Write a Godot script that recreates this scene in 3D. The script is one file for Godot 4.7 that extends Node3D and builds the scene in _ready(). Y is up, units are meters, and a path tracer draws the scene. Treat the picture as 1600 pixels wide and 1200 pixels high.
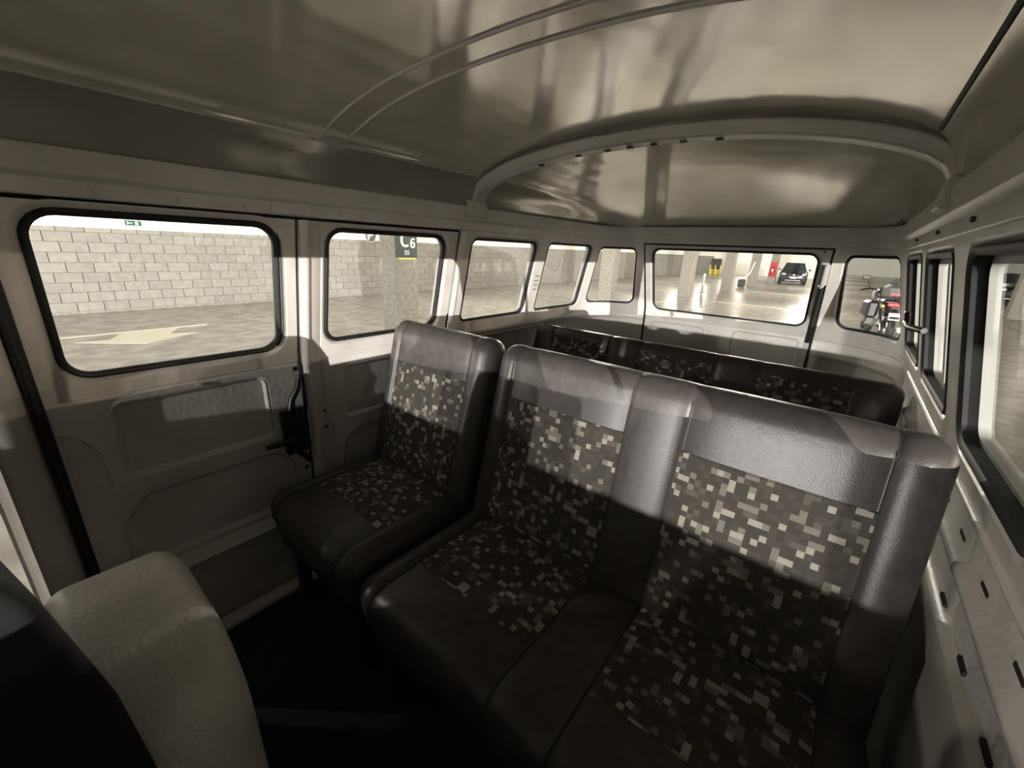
extends Node3D
# Cabin of an old passenger van, standing in an underground car park. Metres; the van looks to +z, its door side is at -x.

const GROUND := -0.35
const FLOOR := 0.14
const BELT := 0.98
var M := {}
var taken := {}
var rng := RandomNumberGenerator.new()
var mid := Vector3(0, 1.0, -1.1)

# ---------------------------------------------------------------- camera, air, light
func setup() -> void:
	var cam := Camera3D.new()
	cam.name = "camera"
	cam.keep_aspect = Camera3D.KEEP_HEIGHT
	cam.fov = rad_to_deg(2.0 * atan(600.0 / 639.3193))
	cam.near = 0.02
	cam.far = 300.0
	var yaw := 0.6669
	var pitch := -0.3205
	var roll := 0.0428
	cam.basis = Basis(Vector3.UP, yaw) * Basis(Vector3.RIGHT, pitch) * Basis(Vector3.BACK, roll)
	cam.position = Vector3(0.532, 1.2956, 0.0)
	add_child(cam)
	cam.current = true
	var w := WorldEnvironment.new()
	w.name = "environment"
	var e := Environment.new()
	e.background_mode = Environment.BG_COLOR
	e.background_color = Color(0, 0, 0)
	e.tonemap_mode = Environment.TONE_MAPPER_LINEAR
	e.tonemap_exposure = 1.55
	e.sdfgi_enabled = true
	e.ssao_enabled = true
	e.ssil_enabled = true
	w.environment = e
	add_child(w)

# ---------------------------------------------------------------- naming helpers
func numbered(called: String) -> String:
	if not taken.has(called):
		taken[called] = 0
		return called
	taken[called] += 1
	return "%s_%03d" % [called, taken[called]]

func tag(o: Node, label: String, category: String, group := "", kind := "") -> Node:
	o.set_meta("label", label)
	o.set_meta("category", category)
	if group != "":
		o.set_meta("group", group)
	if kind != "":
		o.set_meta("kind", kind)
	return o

func thing(called: String, label: String, category: String, at := Vector3.ZERO, turn := 0.0, group := "", kind := "") -> Node3D:
	var o := Node3D.new()
	o.name = numbered(called)
	add_child(o)
	o.position = at
	o.rotation.y = turn
	tag(o, label, category, group, kind)
	return o

func done(st: SurfaceTool, called: String, m: Material, parent: Node) -> MeshInstance3D:
	st.generate_normals()
	var o := MeshInstance3D.new()
	o.mesh = st.commit()
	o.material_override = m
	o.name = numbered(called) if parent == self else called
	parent.add_child(o, true)
	return o

func begin() -> SurfaceTool:
	var st := SurfaceTool.new()
	st.begin(Mesh.PRIMITIVE_TRIANGLES)
	st.set_smooth_group(0)
	return st

# ---------------------------------------------------------------- shape helpers
func tri(st: SurfaceTool, a: Vector3, b: Vector3, c: Vector3, ref: Vector3, away: bool) -> void:
	var n := (c - a).cross(b - a)
	var want := (a + b + c) / 3.0 - ref
	if not away:
		want = -want
	if n.dot(want) < 0.0:
		var t := b
		b = c
		c = t
	st.add_vertex(a)
	st.add_vertex(b)
	st.add_vertex(c)

func quad(st: SurfaceTool, a: Vector3, b: Vector3, c: Vector3, d: Vector3, ref: Vector3, away: bool) -> void:
	tri(st, a, b, c, ref, away)
	tri(st, a, c, d, ref, away)

func grid(st: SurfaceTool, rows: Array, ref: Vector3, away: bool, closed := false) -> void:
	for i in rows.size() - 1:
		var p: Array = rows[i]
		var q: Array = rows[i + 1]
		var n := p.size()
		for j in (n if closed else n - 1):
			var k := (j + 1) % n
			quad(st, p[j], p[k], q[k], q[j], ref, away)

func box(st: SurfaceTool, c: Vector3, s: Vector3, bevel := 0.0, turn := Basis.IDENTITY) -> void:
	var h := s * 0.5
	var b := minf(bevel, minf(h.x, minf(h.y, h.z)) * 0.95)
	st.set_smooth_group(-1)
	var pts := []
	for sx in [-1, 1]:
		for sy in [-1, 1]:
			for sz in [-1, 1]:
				pts.append(Vector3(sx, sy, sz))
	if b <= 0.0:
		for ax in 3:
			var u := (ax + 1) % 3
			var v := (ax + 2) % 3
			for sg in [-1, 1]:
				var q := []
				for w in [[-1, -1], [1, -1], [1, 1], [-1, 1]]:
					var p := Vector3.ZERO
					p[ax] = sg * h[ax]
					p[u] = w[0] * h[u]
					p[v] = w[1] * h[v]
					q.append(c + turn * p)
				quad(st, q[0], q[1], q[2], q[3], c, true)
		return
	# faces, edges and corners of a chamfered box
	for ax in 3:
		var u := (ax + 1) % 3
		var v := (ax + 2) % 3
		for sg in [-1, 1]:
			var q := []
			for w in [[-1, -1], [1, -1], [1, 1], [-1, 1]]:
				var p := Vector3.ZERO
				p[ax] = sg * h[ax]
				p[u] = w[0] * (h[u] - b)
				p[v] = w[1] * (h[v] - b)
				q.append(c + turn * p)
			quad(st, q[0], q[1], q[2], q[3], c, true)
		for su in [-1, 1]:
			for sv in [-1, 1]:
				var e := []
				for t in [[-1, 0], [1, 0], [1, 1], [-1, 1]]:
					var p := Vector3.ZERO
					p[ax] = t[0] * (h[ax] - b)
					p[u] = su * (h[u] - (b if t[1] == 0 else 0.0))
					p[v] = sv * (h[v] - (0.0 if t[1] == 0 else b))
					e.append(c + turn * p)
				quad(st, e[0], e[1], e[2], e[3], c, true)
	for s3 in pts:
		var q := []
		for ax in 3:
			var p := Vector3.ZERO
			for k in 3:
				p[k] = s3[k] * (h[k] - (0.0 if k == ax else b))
			q.append(c + turn * p)
		tri(st, q[0], q[1], q[2], c, true)

func tube(st: SurfaceTool, path: Array, r, n := 8, caps := true) -> void:
	st.set_smooth_group(0)
	var rings := []
	var up := Vector3(0.31, 0.83, 0.45).normalized()
	for i in path.size():
		var a: Vector3 = path[maxi(i - 1, 0)]
		var b: Vector3 = path[mini(i + 1, path.size() - 1)]
		var t := (b - a).normalized()
		var x := up.cross(t).normalized()
		var y := t.cross(x)
		var rr: float = r[i] if r is Array else r
		var ring := []
		for k in n:
			var an := TAU * k / n
			ring.append(path[i] + (x * cos(an) + y * sin(an)) * rr)
		rings.append(ring)
	for i in rings.size() - 1:
		var c: Vector3 = (path[i] + path[i + 1]) * 0.5
		grid(st, [rings[i], rings[i + 1]], c, true, true)
	if caps:
		st.set_smooth_group(-1)
		for e in [0, rings.size() - 1]:
			var inner: Vector3 = path[1] if e == 0 else path[e - 1]
			for k in n:
				tri(st, path[e], rings[e][k], rings[e][(k + 1) % n], inner, true)

func lathe(st: SurfaceTool, prof: Array, at: Vector3, axis: Basis, n := 20) -> void:
	# prof: Vector2(radius, height along axis.y)
	st.set_smooth_group(0)
	var rows := []
	var c := Vector3.ZERO
	for p in prof:
		var ring := []
		for k in n:
			var an := TAU * k / n
			ring.append(at + axis * Vector3(p.x * cos(an), p.y, p.x * sin(an)))
		rows.append(ring)
		c += at + axis * Vector3(0, p.y, 0)
	c /= prof.size()
	grid(st, rows, c, true, true)

func rrect(s0: float, s1: float, y0: float, y1: float, r: float, n := 6) -> Array:
	var out := []
	for k in 4:
		var cx: float = [s1 - r, s0 + r, s0 + r, s1 - r][k]
		var cy: float = [y1 - r, y1 - r, y0 + r, y0 + r][k]
		for i in n + 1:
			var a := PI / 2 * (k + float(i) / n)
			out.append(Vector2(cx + r * cos(a), cy + r * sin(a)))
	# long edges get points between
	var dense := []
	for i in out.size():
		var a: Vector2 = out[i]
		var b: Vector2 = out[(i + 1) % out.size()]
		dense.append(a)
		var m := int(a.distance_to(b) / 0.05)
		for j in range(1, m + 1):
			dense.append(a.lerp(b, float(j) / (m + 1)))
	return dense

func rpoly(pts: Array, rad: Array, n := 5) -> Array:
	var out := []
	for i in pts.size():
		var a: Vector2 = pts[i - 1]
		var b: Vector2 = pts[i]
		var c: Vector2 = pts[(i + 1) % pts.size()]
		var u := (a - b).normalized()
		var v := (c - b).normalized()
		var half := acos(clampf(u.dot(v), -1, 1)) / 2.0
		var t: float = rad[i] / tan(half)
		var cen: Vector2 = b + (u + v).normalized() * (rad[i] / sin(half))
		var p0: Vector2 = b + u * t - cen
		var p1: Vector2 = b + v * t - cen
		var a0: float = p0.angle()
		var da: float = wrapf(p1.angle() - a0, -PI, PI)
		for k in n + 1:
			out.append(cen + Vector2.from_angle(a0 + da * k / n) * float(rad[i]))
	return out

func densify(pts: Array, step: float) -> Array:
	var out := []
	for i in pts.size():
		var a: Vector2 = pts[i]
		var b: Vector2 = pts[(i + 1) % pts.size()]
		out.append(a)
		var m := int(a.distance_to(b) / step)
		for j in range(1, m + 1):
			out.append(a.lerp(b, float(j) / (m + 1)))
	return out

func inset(poly: Array, d: float) -> Array:
	# moves every point of a closed outline inwards by d
	var out := []
	var area := 0.0
	for i in poly.size():
		area += poly[i].cross(poly[(i + 1) % poly.size()])
	var sg := signf(area)
	for i in poly.size():
		var a: Vector2 = poly[i - 1]
		var b: Vector2 = poly[i]
		var c: Vector2 = poly[(i + 1) % poly.size()]
		var t1 := (b - a).normalized()
		var t2 := (c - b).normalized()
		var t := (t1 + t2).normalized()
		out.append(b + Vector2(-t.y, t.x) * sg * d)
	return out

# ---------------------------------------------------------------- the van's skin: (s, y) on a side to a point; s runs rearwards and round the corner to the middle of the tail
func wm(side: int, s: float, y: float, d := 0.0) -> Vector3:
	var x := -0.76
	var z := -s
	var nx := 1.0
	var nz := 0.0
	var k := 0.225
	if s > 2.7427:
		x = -0.44 + (s - 2.7427)
		z = -2.56
		nx = 0.0
		nz = 1.0
		k = 0.41
	elif s > 2.24:
		var t := (s - 2.24) / 0.32
		x = -0.44 - 0.32 * cos(t)
		z = -2.24 - 0.32 * sin(t)
		nx = cos(t)
		nz = sin(t)
		k = 0.225 + 0.185 * t / (PI / 2)
	var o := k * maxf(y - BELT, 0.0) - 0.01 * clampf((BELT - y) / 0.06, 0.0, 1.0) - d
	return Vector3((x + nx * o) * (-side), y, z + nz * o)

func inward(side: int, s: float) -> Vector3:
	return (wm(side, s, 1.0, -0.1) - wm(side, s, 1.0, 0.0)).normalized()

func strip(st: SurfaceTool, side: int, s0: float, s1: float, prof: Array, steps := 0) -> void:
	# prof: Vector2(y, d), swept along s; seen from inside the van
	var n := steps if steps > 0 else maxi(1, int(ceil((s1 - s0) / 0.05)))
	var rows := []
	for p in prof:
		var row := []
		for i in n + 1:
			row.append(wm(side, lerpf(s0, s1, float(i) / n), p.x, p.y))
		rows.append(row)
	for i in rows.size() - 1:
		grid(st, [rows[i], rows[i + 1]], mid, false)

func bay(st: SurfaceTool, side: int, s0: float, s1: float, y0: float, y1: float, hole: Array, d := 0.0, inside := true) -> void:
	# the sheet between a rectangle and an opening in it
	var c := Vector2.ZERO
	for h in hole:
		c += h
	c /= hole.size()
	var outer := []
	var edge := []
	for h in hole:
		var v: Vector2 = h - c
		var best := 1e9
		var e := 0
		var ts := [((s1 if v.x > 0 else s0) - c.x) / v.x if absf(v.x) > 1e-6 else 1e9, ((y1 if v.y > 0 else y0) - c.y) / v.y if absf(v.y) > 1e-6 else 1e9]
		if ts[0] < ts[1]:
			best = ts[0]
			e = 0 if v.x > 0 else 2
		else:
			best = ts[1]
			e = 1 if v.y > 0 else 3
		outer.append(c + v * best)
		edge.append(e)
	var corner := {"01": Vector2(s1, y1), "12": Vector2(s0, y1), "23": Vector2(s0, y0), "30": Vector2(s1, y0)}
	var n := hole.size()
	for i in n:
		var j := (i + 1) % n
		for k in 3:
			var a := float(k) / 3
			var b := float(k + 1) / 3
			var q := []
			for w in [[i, a], [j, a], [j, b], [i, b]]:
				var p: Vector2 = hole[w[0]].lerp(outer[w[0]], w[1])
				q.append(wm(side, p.x, p.y, d))
			quad(st, q[0], q[1], q[2], q[3], mid, not inside)
		if edge[i] != edge[j]:
			var key := "%d%d" % [edge[i], edge[j]]
			if corner.has(key):
				var cc: Vector2 = corner[key]
				tri(st, wm(side, outer[i].x, outer[i].y, d), wm(side, cc.x, cc.y, d), wm(side, outer[j].x, outer[j].y, d), mid, not inside)

func ring(st: SurfaceTool, side: int, a: Array, da: float, b: Array, db: float, ref: Vector3, away: bool) -> void:
	var p := []
	var q := []
	for i in a.size():
		p.append(wm(side, a[i].x, a[i].y, da))
		q.append(wm(side, b[i].x, b[i].y, db))
	grid(st, [p, q], ref, away, true)

func centre(side: int, poly: Array, d: float) -> Vector3:
	var c := Vector2.ZERO
	for h in poly:
		c += h
	c /= poly.size()
	return wm(side, c.x, c.y, d)

func fill(st: SurfaceTool, side: int, poly: Array, d: float) -> void:
	var c := Vector2.ZERO
	for h in poly:
		c += h
	c /= poly.size()
	for k in 4:
		for i in poly.size():
			var j := (i + 1) % poly.size()
			var q := []
			for w in [[i, k / 4.0], [j, k / 4.0], [j, (k + 1) / 4.0], [i, (k + 1) / 4.0]]:
				var p: Vector2 = c.lerp(poly[w[0]], w[1])
				q.append(wm(side, p.x, p.y, d))
			if k == 0:
				tri(st, q[0], q[2], q[3], mid, false)
			else:
				quad(st, q[0], q[1], q[2], q[3], mid, false)

func window_bay(st: SurfaceTool, side: int, s0: float, s1: float, y0: float, y1: float, hole: Array, lip := 0.012) -> void:
	# inner sheet with a rolled lip, jamb and outer skin
	var wide := inset(hole, -lip)
	st.set_smooth_group(1)
	bay(st, side, s0, s1, y0, y1, wide)
	st.set_smooth_group(2)
	var c := centre(side, hole, 0.03)
	ring(st, side, wide, 0.0, inset(hole, -lip * 0.35), 0.005, mid, false)
	ring(st, side, inset(hole, -lip * 0.35), 0.005, hole, 0.016, mid, false)
	st.set_smooth_group(3)
	ring(st, side, hole, 0.016, hole, 0.045, c, false)
	st.set_smooth_group(4)
	bay(st, side, s0, s1, y0, y1, hole, 0.045, false)

func recess_bay(st: SurfaceTool, side: int, s0: float, s1: float, y0: float, y1: float, hole: Array, depth := 0.012, bevel := 0.012) -> void:
	st.set_smooth_group(1)
	bay(st, side, s0, s1, y0, y1, hole)
	st.set_smooth_group(2)
	var mid_line := inset(hole, bevel * 0.5)
	var low := inset(hole, bevel)
	ring(st, side, hole, 0.0, mid_line, depth * 0.25, mid, false)
	ring(st, side, mid_line, depth * 0.25, low, depth, mid, false)
	st.set_smooth_group(3)
	fill(st, side, low, depth)

func seal(parent: Node, side: int, hole: Array, w: float, front := 0.004, back := 0.022) -> void:
	var st := begin()
	var a := inset(hole, -0.004)
	var b := inset(hole, w * 0.35)
	var c := inset(hole, w)
	ring(st, side, a, 0.012, inset(hole, 0.002), front, mid, false)
	ring(st, side, inset(hole, 0.002), front, b, front, mid, false)
	ring(st, side, b, front, c, front + 0.006, mid, false)
	st.set_smooth_group(1)
	ring(st, side, c, front + 0.006, c, back, centre(side, hole, 0.02), false)
	st.set_smooth_group(2)
	ring(st, side, c, back, a, back, mid, true)
	done(st, "rubber_seal", M.rubber, parent)

func pane(parent: Node, side: int, hole: Array, w: float, d := 0.016, m: Material = null) -> void:
	var st := begin()
	fill(st, side, inset(hole, w - 0.003), d)
	done(st, "glass_pane", m if m else M.glass, parent)

func wall_box(st: SurfaceTool, side: int, s: float, y: float, d: float, size: Vector3, tilt := 0.0, bevel := 0.002) -> void:
	# size: along s, up, thickness; d is the depth of its middle
	var t := (wm(side, s + 0.01, y) - wm(side, s - 0.01, y)).normalized()
	var u := (wm(side, s, y + 0.01) - wm(side, s, y - 0.01)).normalized()
	var n := t.cross(u).normalized()
	var b := Basis(t, u, n)
	if tilt != 0.0:
		b = Basis(n, tilt) * b
	box(st, wm(side, s, y, d), size, bevel, b)

# ---------------------------------------------------------------- materials
func lin(r: float, g: float, b: float) -> Color:
	return Color(r, g, b).linear_to_srgb()

func noise_tex(freq: float, lo: Color, hi: Color, seed_: int, size := 256, normal := false, bump := 1.0) -> NoiseTexture2D:
	var n := FastNoiseLite.new()
	n.seed = seed_
	n.noise_type = FastNoiseLite.TYPE_SIMPLEX_SMOOTH
	n.frequency = freq
	n.fractal_octaves = 4
	var t := NoiseTexture2D.new()
	t.width = size
	t.height = size
	t.seamless = true
	t.noise = n
	if normal:
		t.as_normal_map = true
		t.bump_strength = bump
	else:
		var g := Gradient.new()
		g.set_color(0, lo)
		g.set_color(1, hi)
		g.set_offset(0, 0.25)
		g.set_offset(1, 0.75)
		t.color_ramp = g
	return t

func mat(key: String, c: Color, rough: float, metal := 0.0) -> StandardMaterial3D:
	var m := StandardMaterial3D.new()
	m.resource_name = key
	m.albedo_color = c
	m.roughness = rough
	m.metallic = metal
	M[key] = m
	return m

func textured(m: StandardMaterial3D, tex: Texture2D, scale: float, nrm: Texture2D = null, depth := 0.5) -> void:
	m.uv1_triplanar = true
	m.uv1_world_triplanar = true
	m.uv1_scale = Vector3.ONE * scale
	m.albedo_texture = tex
	if nrm:
		m.normal_enabled = true
		m.normal_texture = nrm
		m.normal_scale = depth

func materials() -> void:
	var W1 := Color(1, 1, 1)
	var soft := noise_tex(0.012, Color(0.93, 0.93, 0.92), W1, 3)
	var mottled := noise_tex(0.02, Color(0.80, 0.79, 0.77), W1, 5, 512)
	var grain := noise_tex(0.15, W1, W1, 8, 256, true, 2.0)
	var wave := noise_tex(0.006, W1, W1, 9, 256, true, 1.5)
	var m := mat("paint", lin(0.58, 0.55, 0.52), 0.33)
	textured(m, soft, 1.3, grain, 0.12)
	m = mat("roof_paint", lin(0.66, 0.62, 0.55), 0.13, 0.5)
	m.metallic_specular = 0.8
	textured(m, soft, 0.9, wave, 0.35)
	mat("rubber", lin(0.008, 0.008, 0.008), 0.55)
	mat("black_metal", lin(0.01, 0.01, 0.01), 0.4)
	mat("sealer", lin(0.02, 0.02, 0.02), 0.6)
	m = mat("vinyl", lin(0.062, 0.054, 0.051), 0.40)
	textured(m, noise_tex(0.02, Color(0.88, 0.87, 0.86), W1, 11), 5.0, noise_tex(0.25, W1, W1, 12, 256, true, 3.0), 0.14)
	m = mat("seam", lin(0.022, 0.02, 0.019), 0.7)
	m = mat("shell", lin(0.80, 0.765, 0.70), 0.33)
	textured(m, soft, 2.0, noise_tex(0.2, W1, W1, 14, 256, true, 3.0), 0.25)
	m = mat("fabric", W1, 0.85)
	m.albedo_texture = mosaic()
	m.texture_filter = BaseMaterial3D.TEXTURE_FILTER_NEAREST_WITH_MIPMAPS
	m = mat("black_cloth", lin(0.010, 0.010, 0.010), 0.9)
	m = mat("mat", lin(0.012, 0.012, 0.012), 0.8)
	textured(m, soft, 4.0, grain, 0.4)
	m = mat("glass", Color(0.92, 0.96, 0.94, 0.03), 0.0)
	m.transparency = BaseMaterial3D.TRANSPARENCY_ALPHA
	mat("aluminium", lin(0.34, 0.34, 0.31), 0.45)
	mat("chrome", lin(0.7, 0.7, 0.7), 0.2, 1.0)
	# car park
	m = mat("mortar", lin(0.13, 0.125, 0.11), 0.9)
	for i in 4:
		m = mat("block_%d" % i, lin(0.275 + 0.013 * i, 0.266 + 0.013 * i, 0.238 + 0.012 * i), 0.9)
		textured(m, noise_tex(0.03, Color(0.94, 0.94, 0.94), W1, 30 + i, 256), 0.8, grain, 0.1)
	m = mat("white_wall", lin(0.80, 0.79, 0.74), 0.8)
	m = mat("concrete", lin(0.31, 0.295, 0.26), 0.85)
	textured(m, noise_tex(0.03, Color(0.86, 0.86, 0.85), W1, 6, 512), 0.7, grain, 0.12)
	m = mat("slab", lin(0.46, 0.44, 0.40), 0.32)
	textured(m, mottled, 0.23, noise_tex(0.02, W1, W1, 41, 256, true, 1.0), 0.08)
	mat("ceiling_concrete", lin(0.16, 0.155, 0.145), 0.9)
	mat("road_paint", lin(0.78, 0.76, 0.62), 0.6)
	mat("joint", lin(0.12, 0.115, 0.10), 0.8)
	mat("sign_green", lin(0.012, 0.035, 0.030), 0.5)
	mat("exit_green", lin(0.01, 0.10, 0.06), 0.5)
	mat("sign_grey", lin(0.16, 0.16, 0.15), 0.5)
	mat("sign_white", lin(0.85, 0.85, 0.82), 0.5)
	mat("sign_yellow", lin(0.75, 0.62, 0.15), 0.5)
	mat("red", lin(0.45, 0.02, 0.02), 0.4)
	mat("car_paint", lin(0.02, 0.022, 0.03), 0.2)
	mat("car_glass", lin(0.03, 0.035, 0.04), 0.05)
	mat("lamp_lens", lin(0.8, 0.8, 0.8), 0.15)
	mat("dark_grey", lin(0.06, 0.06, 0.06), 0.5)
	mat("steel_grey", lin(0.28, 0.29, 0.29), 0.5)
	m = mat("tube_glow", W1, 0.5)
	m.emission_enabled = true
	m.emission = Color(1.0, 0.97, 0.90)
	m.emission_energy_multiplier = 9.0

func mosaic() -> ImageTexture:
	# woven upholstery: small squares and oblongs in five tones
	var n := 32
	var px := 16
	var im := Image.create(n * px, n * px, false, Image.FORMAT_RGB8)
	var r := RandomNumberGenerator.new()
	r.seed = 77
	var tones := [lin(0.066, 0.057, 0.048), lin(0.085, 0.074, 0.062), lin(0.13, 0.115, 0.097), lin(0.24, 0.218, 0.185), lin(0.43, 0.40, 0.34)]
	for y in n:
		for x in n:
			var c: Color = tones[0] if r.randf() < 0.62 else tones[1]
			im.fill_rect(Rect2i(x * px, y * px, px, px), c)
	for k in 270:
		var w := 1
		var h := 1
		var p := r.randf()
		if p > 0.86:
			w = 2
		elif p > 0.78:
			h = 2
		elif p > 0.76:
			w = 2
			h = 2
		var x := r.randi() % (n - w + 1)
		var y := r.randi() % (n - h + 1)
		var tone: int = [2, 3, 3, 4, 4][r.randi() % 5]
		im.fill_rect(Rect2i(x * px, y * px, w * px, h * px), tones[tone])
	for y in n * px:
		for x in n * px:
			var c := im.get_pixel(x, y)
			var f := 0.88 + 0.12 * r.randf() - (0.08 if (x + y) % 3 == 0 else 0.0)
			im.set_pixel(x, y, Color(c.r * f, c.g * f, c.b * f))
	return ImageTexture.create_from_image(im)

# ---------------------------------------------------------------- van: sides
var HOLE := []
func holes() -> void:
	HOLE = [
		rrect(0.053, 0.513, 0.975, 1.332, 0.055),
		rrect(0.648, 1.117, 0.975, 1.330, 0.05),
		rrect(1.255, 1.708, 0.978, 1.328, 0.035),
		rrect(1.803, 2.254, 0.980, 1.329, 0.035),
		rrect(2.335, 2.662, 0.990, 1.325, 0.045),
	]

func cargo_door_front() -> void:
	var side := -1
	var o := thing("door_1", "front cargo door with big window, stamped panels and black latch mechanism", "door", Vector3.ZERO, 0, "", "structure")
	var st := begin()
	window_bay(st, side, 0.012, 0.555, 0.928, 1.345, HOLE[0], 0.016)
	st.set_smooth_group(5)
	strip(st, side, 0.012, 0.555, [Vector2(0.928, 0.0), Vector2(0.925, 0.006), Vector2(0.921, 0.006), Vector2(0.918, 0.0)])
	recess_bay(st, side, 0.095, 0.555, 0.672, 0.918, rrect(0.108, 0.462, 0.697, 0.905, 0.032), 0.014, 0.014)
	recess_bay(st, side, 0.012, 0.095, 0.672, 0.918, rpoly([Vector2(0.016, 0.69), Vector2(0.082, 0.69), Vector2(0.078, 0.79), Vector2(0.055, 0.83), Vector2(0.016, 0.86)], [0.006, 0.012, 0.02, 0.015, 0.006]), 0.01, 0.006)
	recess_bay(st, side, 0.012, 0.555, 0.428, 0.672, rpoly([Vector2(0.065, 0.442), Vector2(0.515, 0.442), Vector2(0.508, 0.60), Vector2(0.46, 0.650), Vector2(0.13, 0.652), Vector2(0.075, 0.58)], [0.02, 0.03, 0.03, 0.03, 0.04, 0.04]), 0.014, 0.012)
	st.set_smooth_group(6)
	strip(st, side, 0.012, 0.555, [Vector2(0.428, 0.0), Vector2(0.424, -0.014), Vector2(0.395, -0.02), Vector2(0.388, 0.0)])
	st.set_smooth_group(7)
	strip(st, side, 0.012, 0.555, [Vector2(0.388, 0.0), Vector2(FLOOR, 0.0)])
	st.set_smooth_group(8)
	strip(st, side, 0.012, 0.555, [Vector2(0.928, 0.045), Vector2(FLOOR, 0.045)])
	done(st, "door_skin", M.paint, o)
	seal(o, side, HOLE[0], 0.012)
	pane(o, side, HOLE[0], 0.012)
	st = begin()
	tube(st, [wm(side, 0.002, 1.345, -0.002), wm(side, 0.002, 1.2, -0.002), wm(side, 0.002, BELT, -0.002), wm(side, 0.002, 0.9, -0.002), wm(side, 0.002, FLOOR + 0.01, -0.002)], 0.011, 8)
	done(st, "weatherstrip", M.rubber, o)
	# latch
	st = begin()
	wall_box(st, side, 0.512, 0.708, -0.016, Vector3(0.070, 0.150, 0.020), 0.03)
	wall_box(st, side, 0.520, 0.745, -0.030, Vector3(0.046, 0.050, 0.014), 0.03)
	var l := done(st, "latch_plate", M.black_metal, o)
	st = begin()
	wall_box(st, side, 0.528, 0.660, -0.030, Vector3(0.045, 0.036, 0.014), 0.1)
	done(st, "latch_bolt", M.black_metal, l)
	for p in [[0.497, 0.768], [0.541, 0.772]]:
		st = begin()
		wall_box(st, side, p[0], p[1], -0.0275, Vector3(0.006, 0.006, 0.004))
		done(st, "screw", M.chrome, l)
	st = begin()
	tube(st, [wm(side, 0.490, 0.690, -0.035), wm(side, 0.470, 0.690, -0.045), wm(side, 0.430, 0.692, -0.045), wm(side, 0.414, 0.690, -0.042)], [0.010, 0.010, 0.009, 0.006], 8)
	done(st, "inner_handle", M.black_metal, o)
	st = begin()
	tube(st, [wm(side, 0.505, 0.775, -0.022), wm(side, 0.512, 0.815, -0.022), wm(side, 0.535, 0.85, -0.022), wm(side, 0.545, 0.89, -0.018)], [0.011, 0.010, 0.009, 0.007], 8)
	tube(st, [wm(side, 0.545, 0.89, -0.018), wm(side, 0.556, 0.885, -0.018), wm(side, 0.556, 0.775, -0.018)], 0.004, 6)
	done(st, "upper_rod", M.black_metal, o)
	st = begin()
	tube(st, [wm(side, 0.505, 0.645, -0.022), wm(side, 0.520, 0.625, -0.022), wm(side, 0.537, 0.605, -0.02), wm(side, 0.545, 0.585, -0.016)], [0.011, 0.010, 0.009, 0.006], 8)
	tube(st, [wm(side, 0.552, 0.64, -0.016), wm(side, 0.553, 0.57, -0.014)], 0.004, 6)
	done(st, "lower_rod", M.black_metal, o)
	for p in [[0.543, 0.906], [0.541, 0.558]]:
		st = begin()
		wall_box(st, side, p[0], p[1], 0.0, Vector3(0.012, 0.013, 0.003), 0, 0)
		done(st, "square_hole", M.rubber, o)
	st = begin()
	tube(st, [wm(side, 0.29, 0.913, -0.002), wm(side, 0.29, 0.913, -0.007)], 0.005, 8)
	done(st, "button", M.paint, o)

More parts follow.
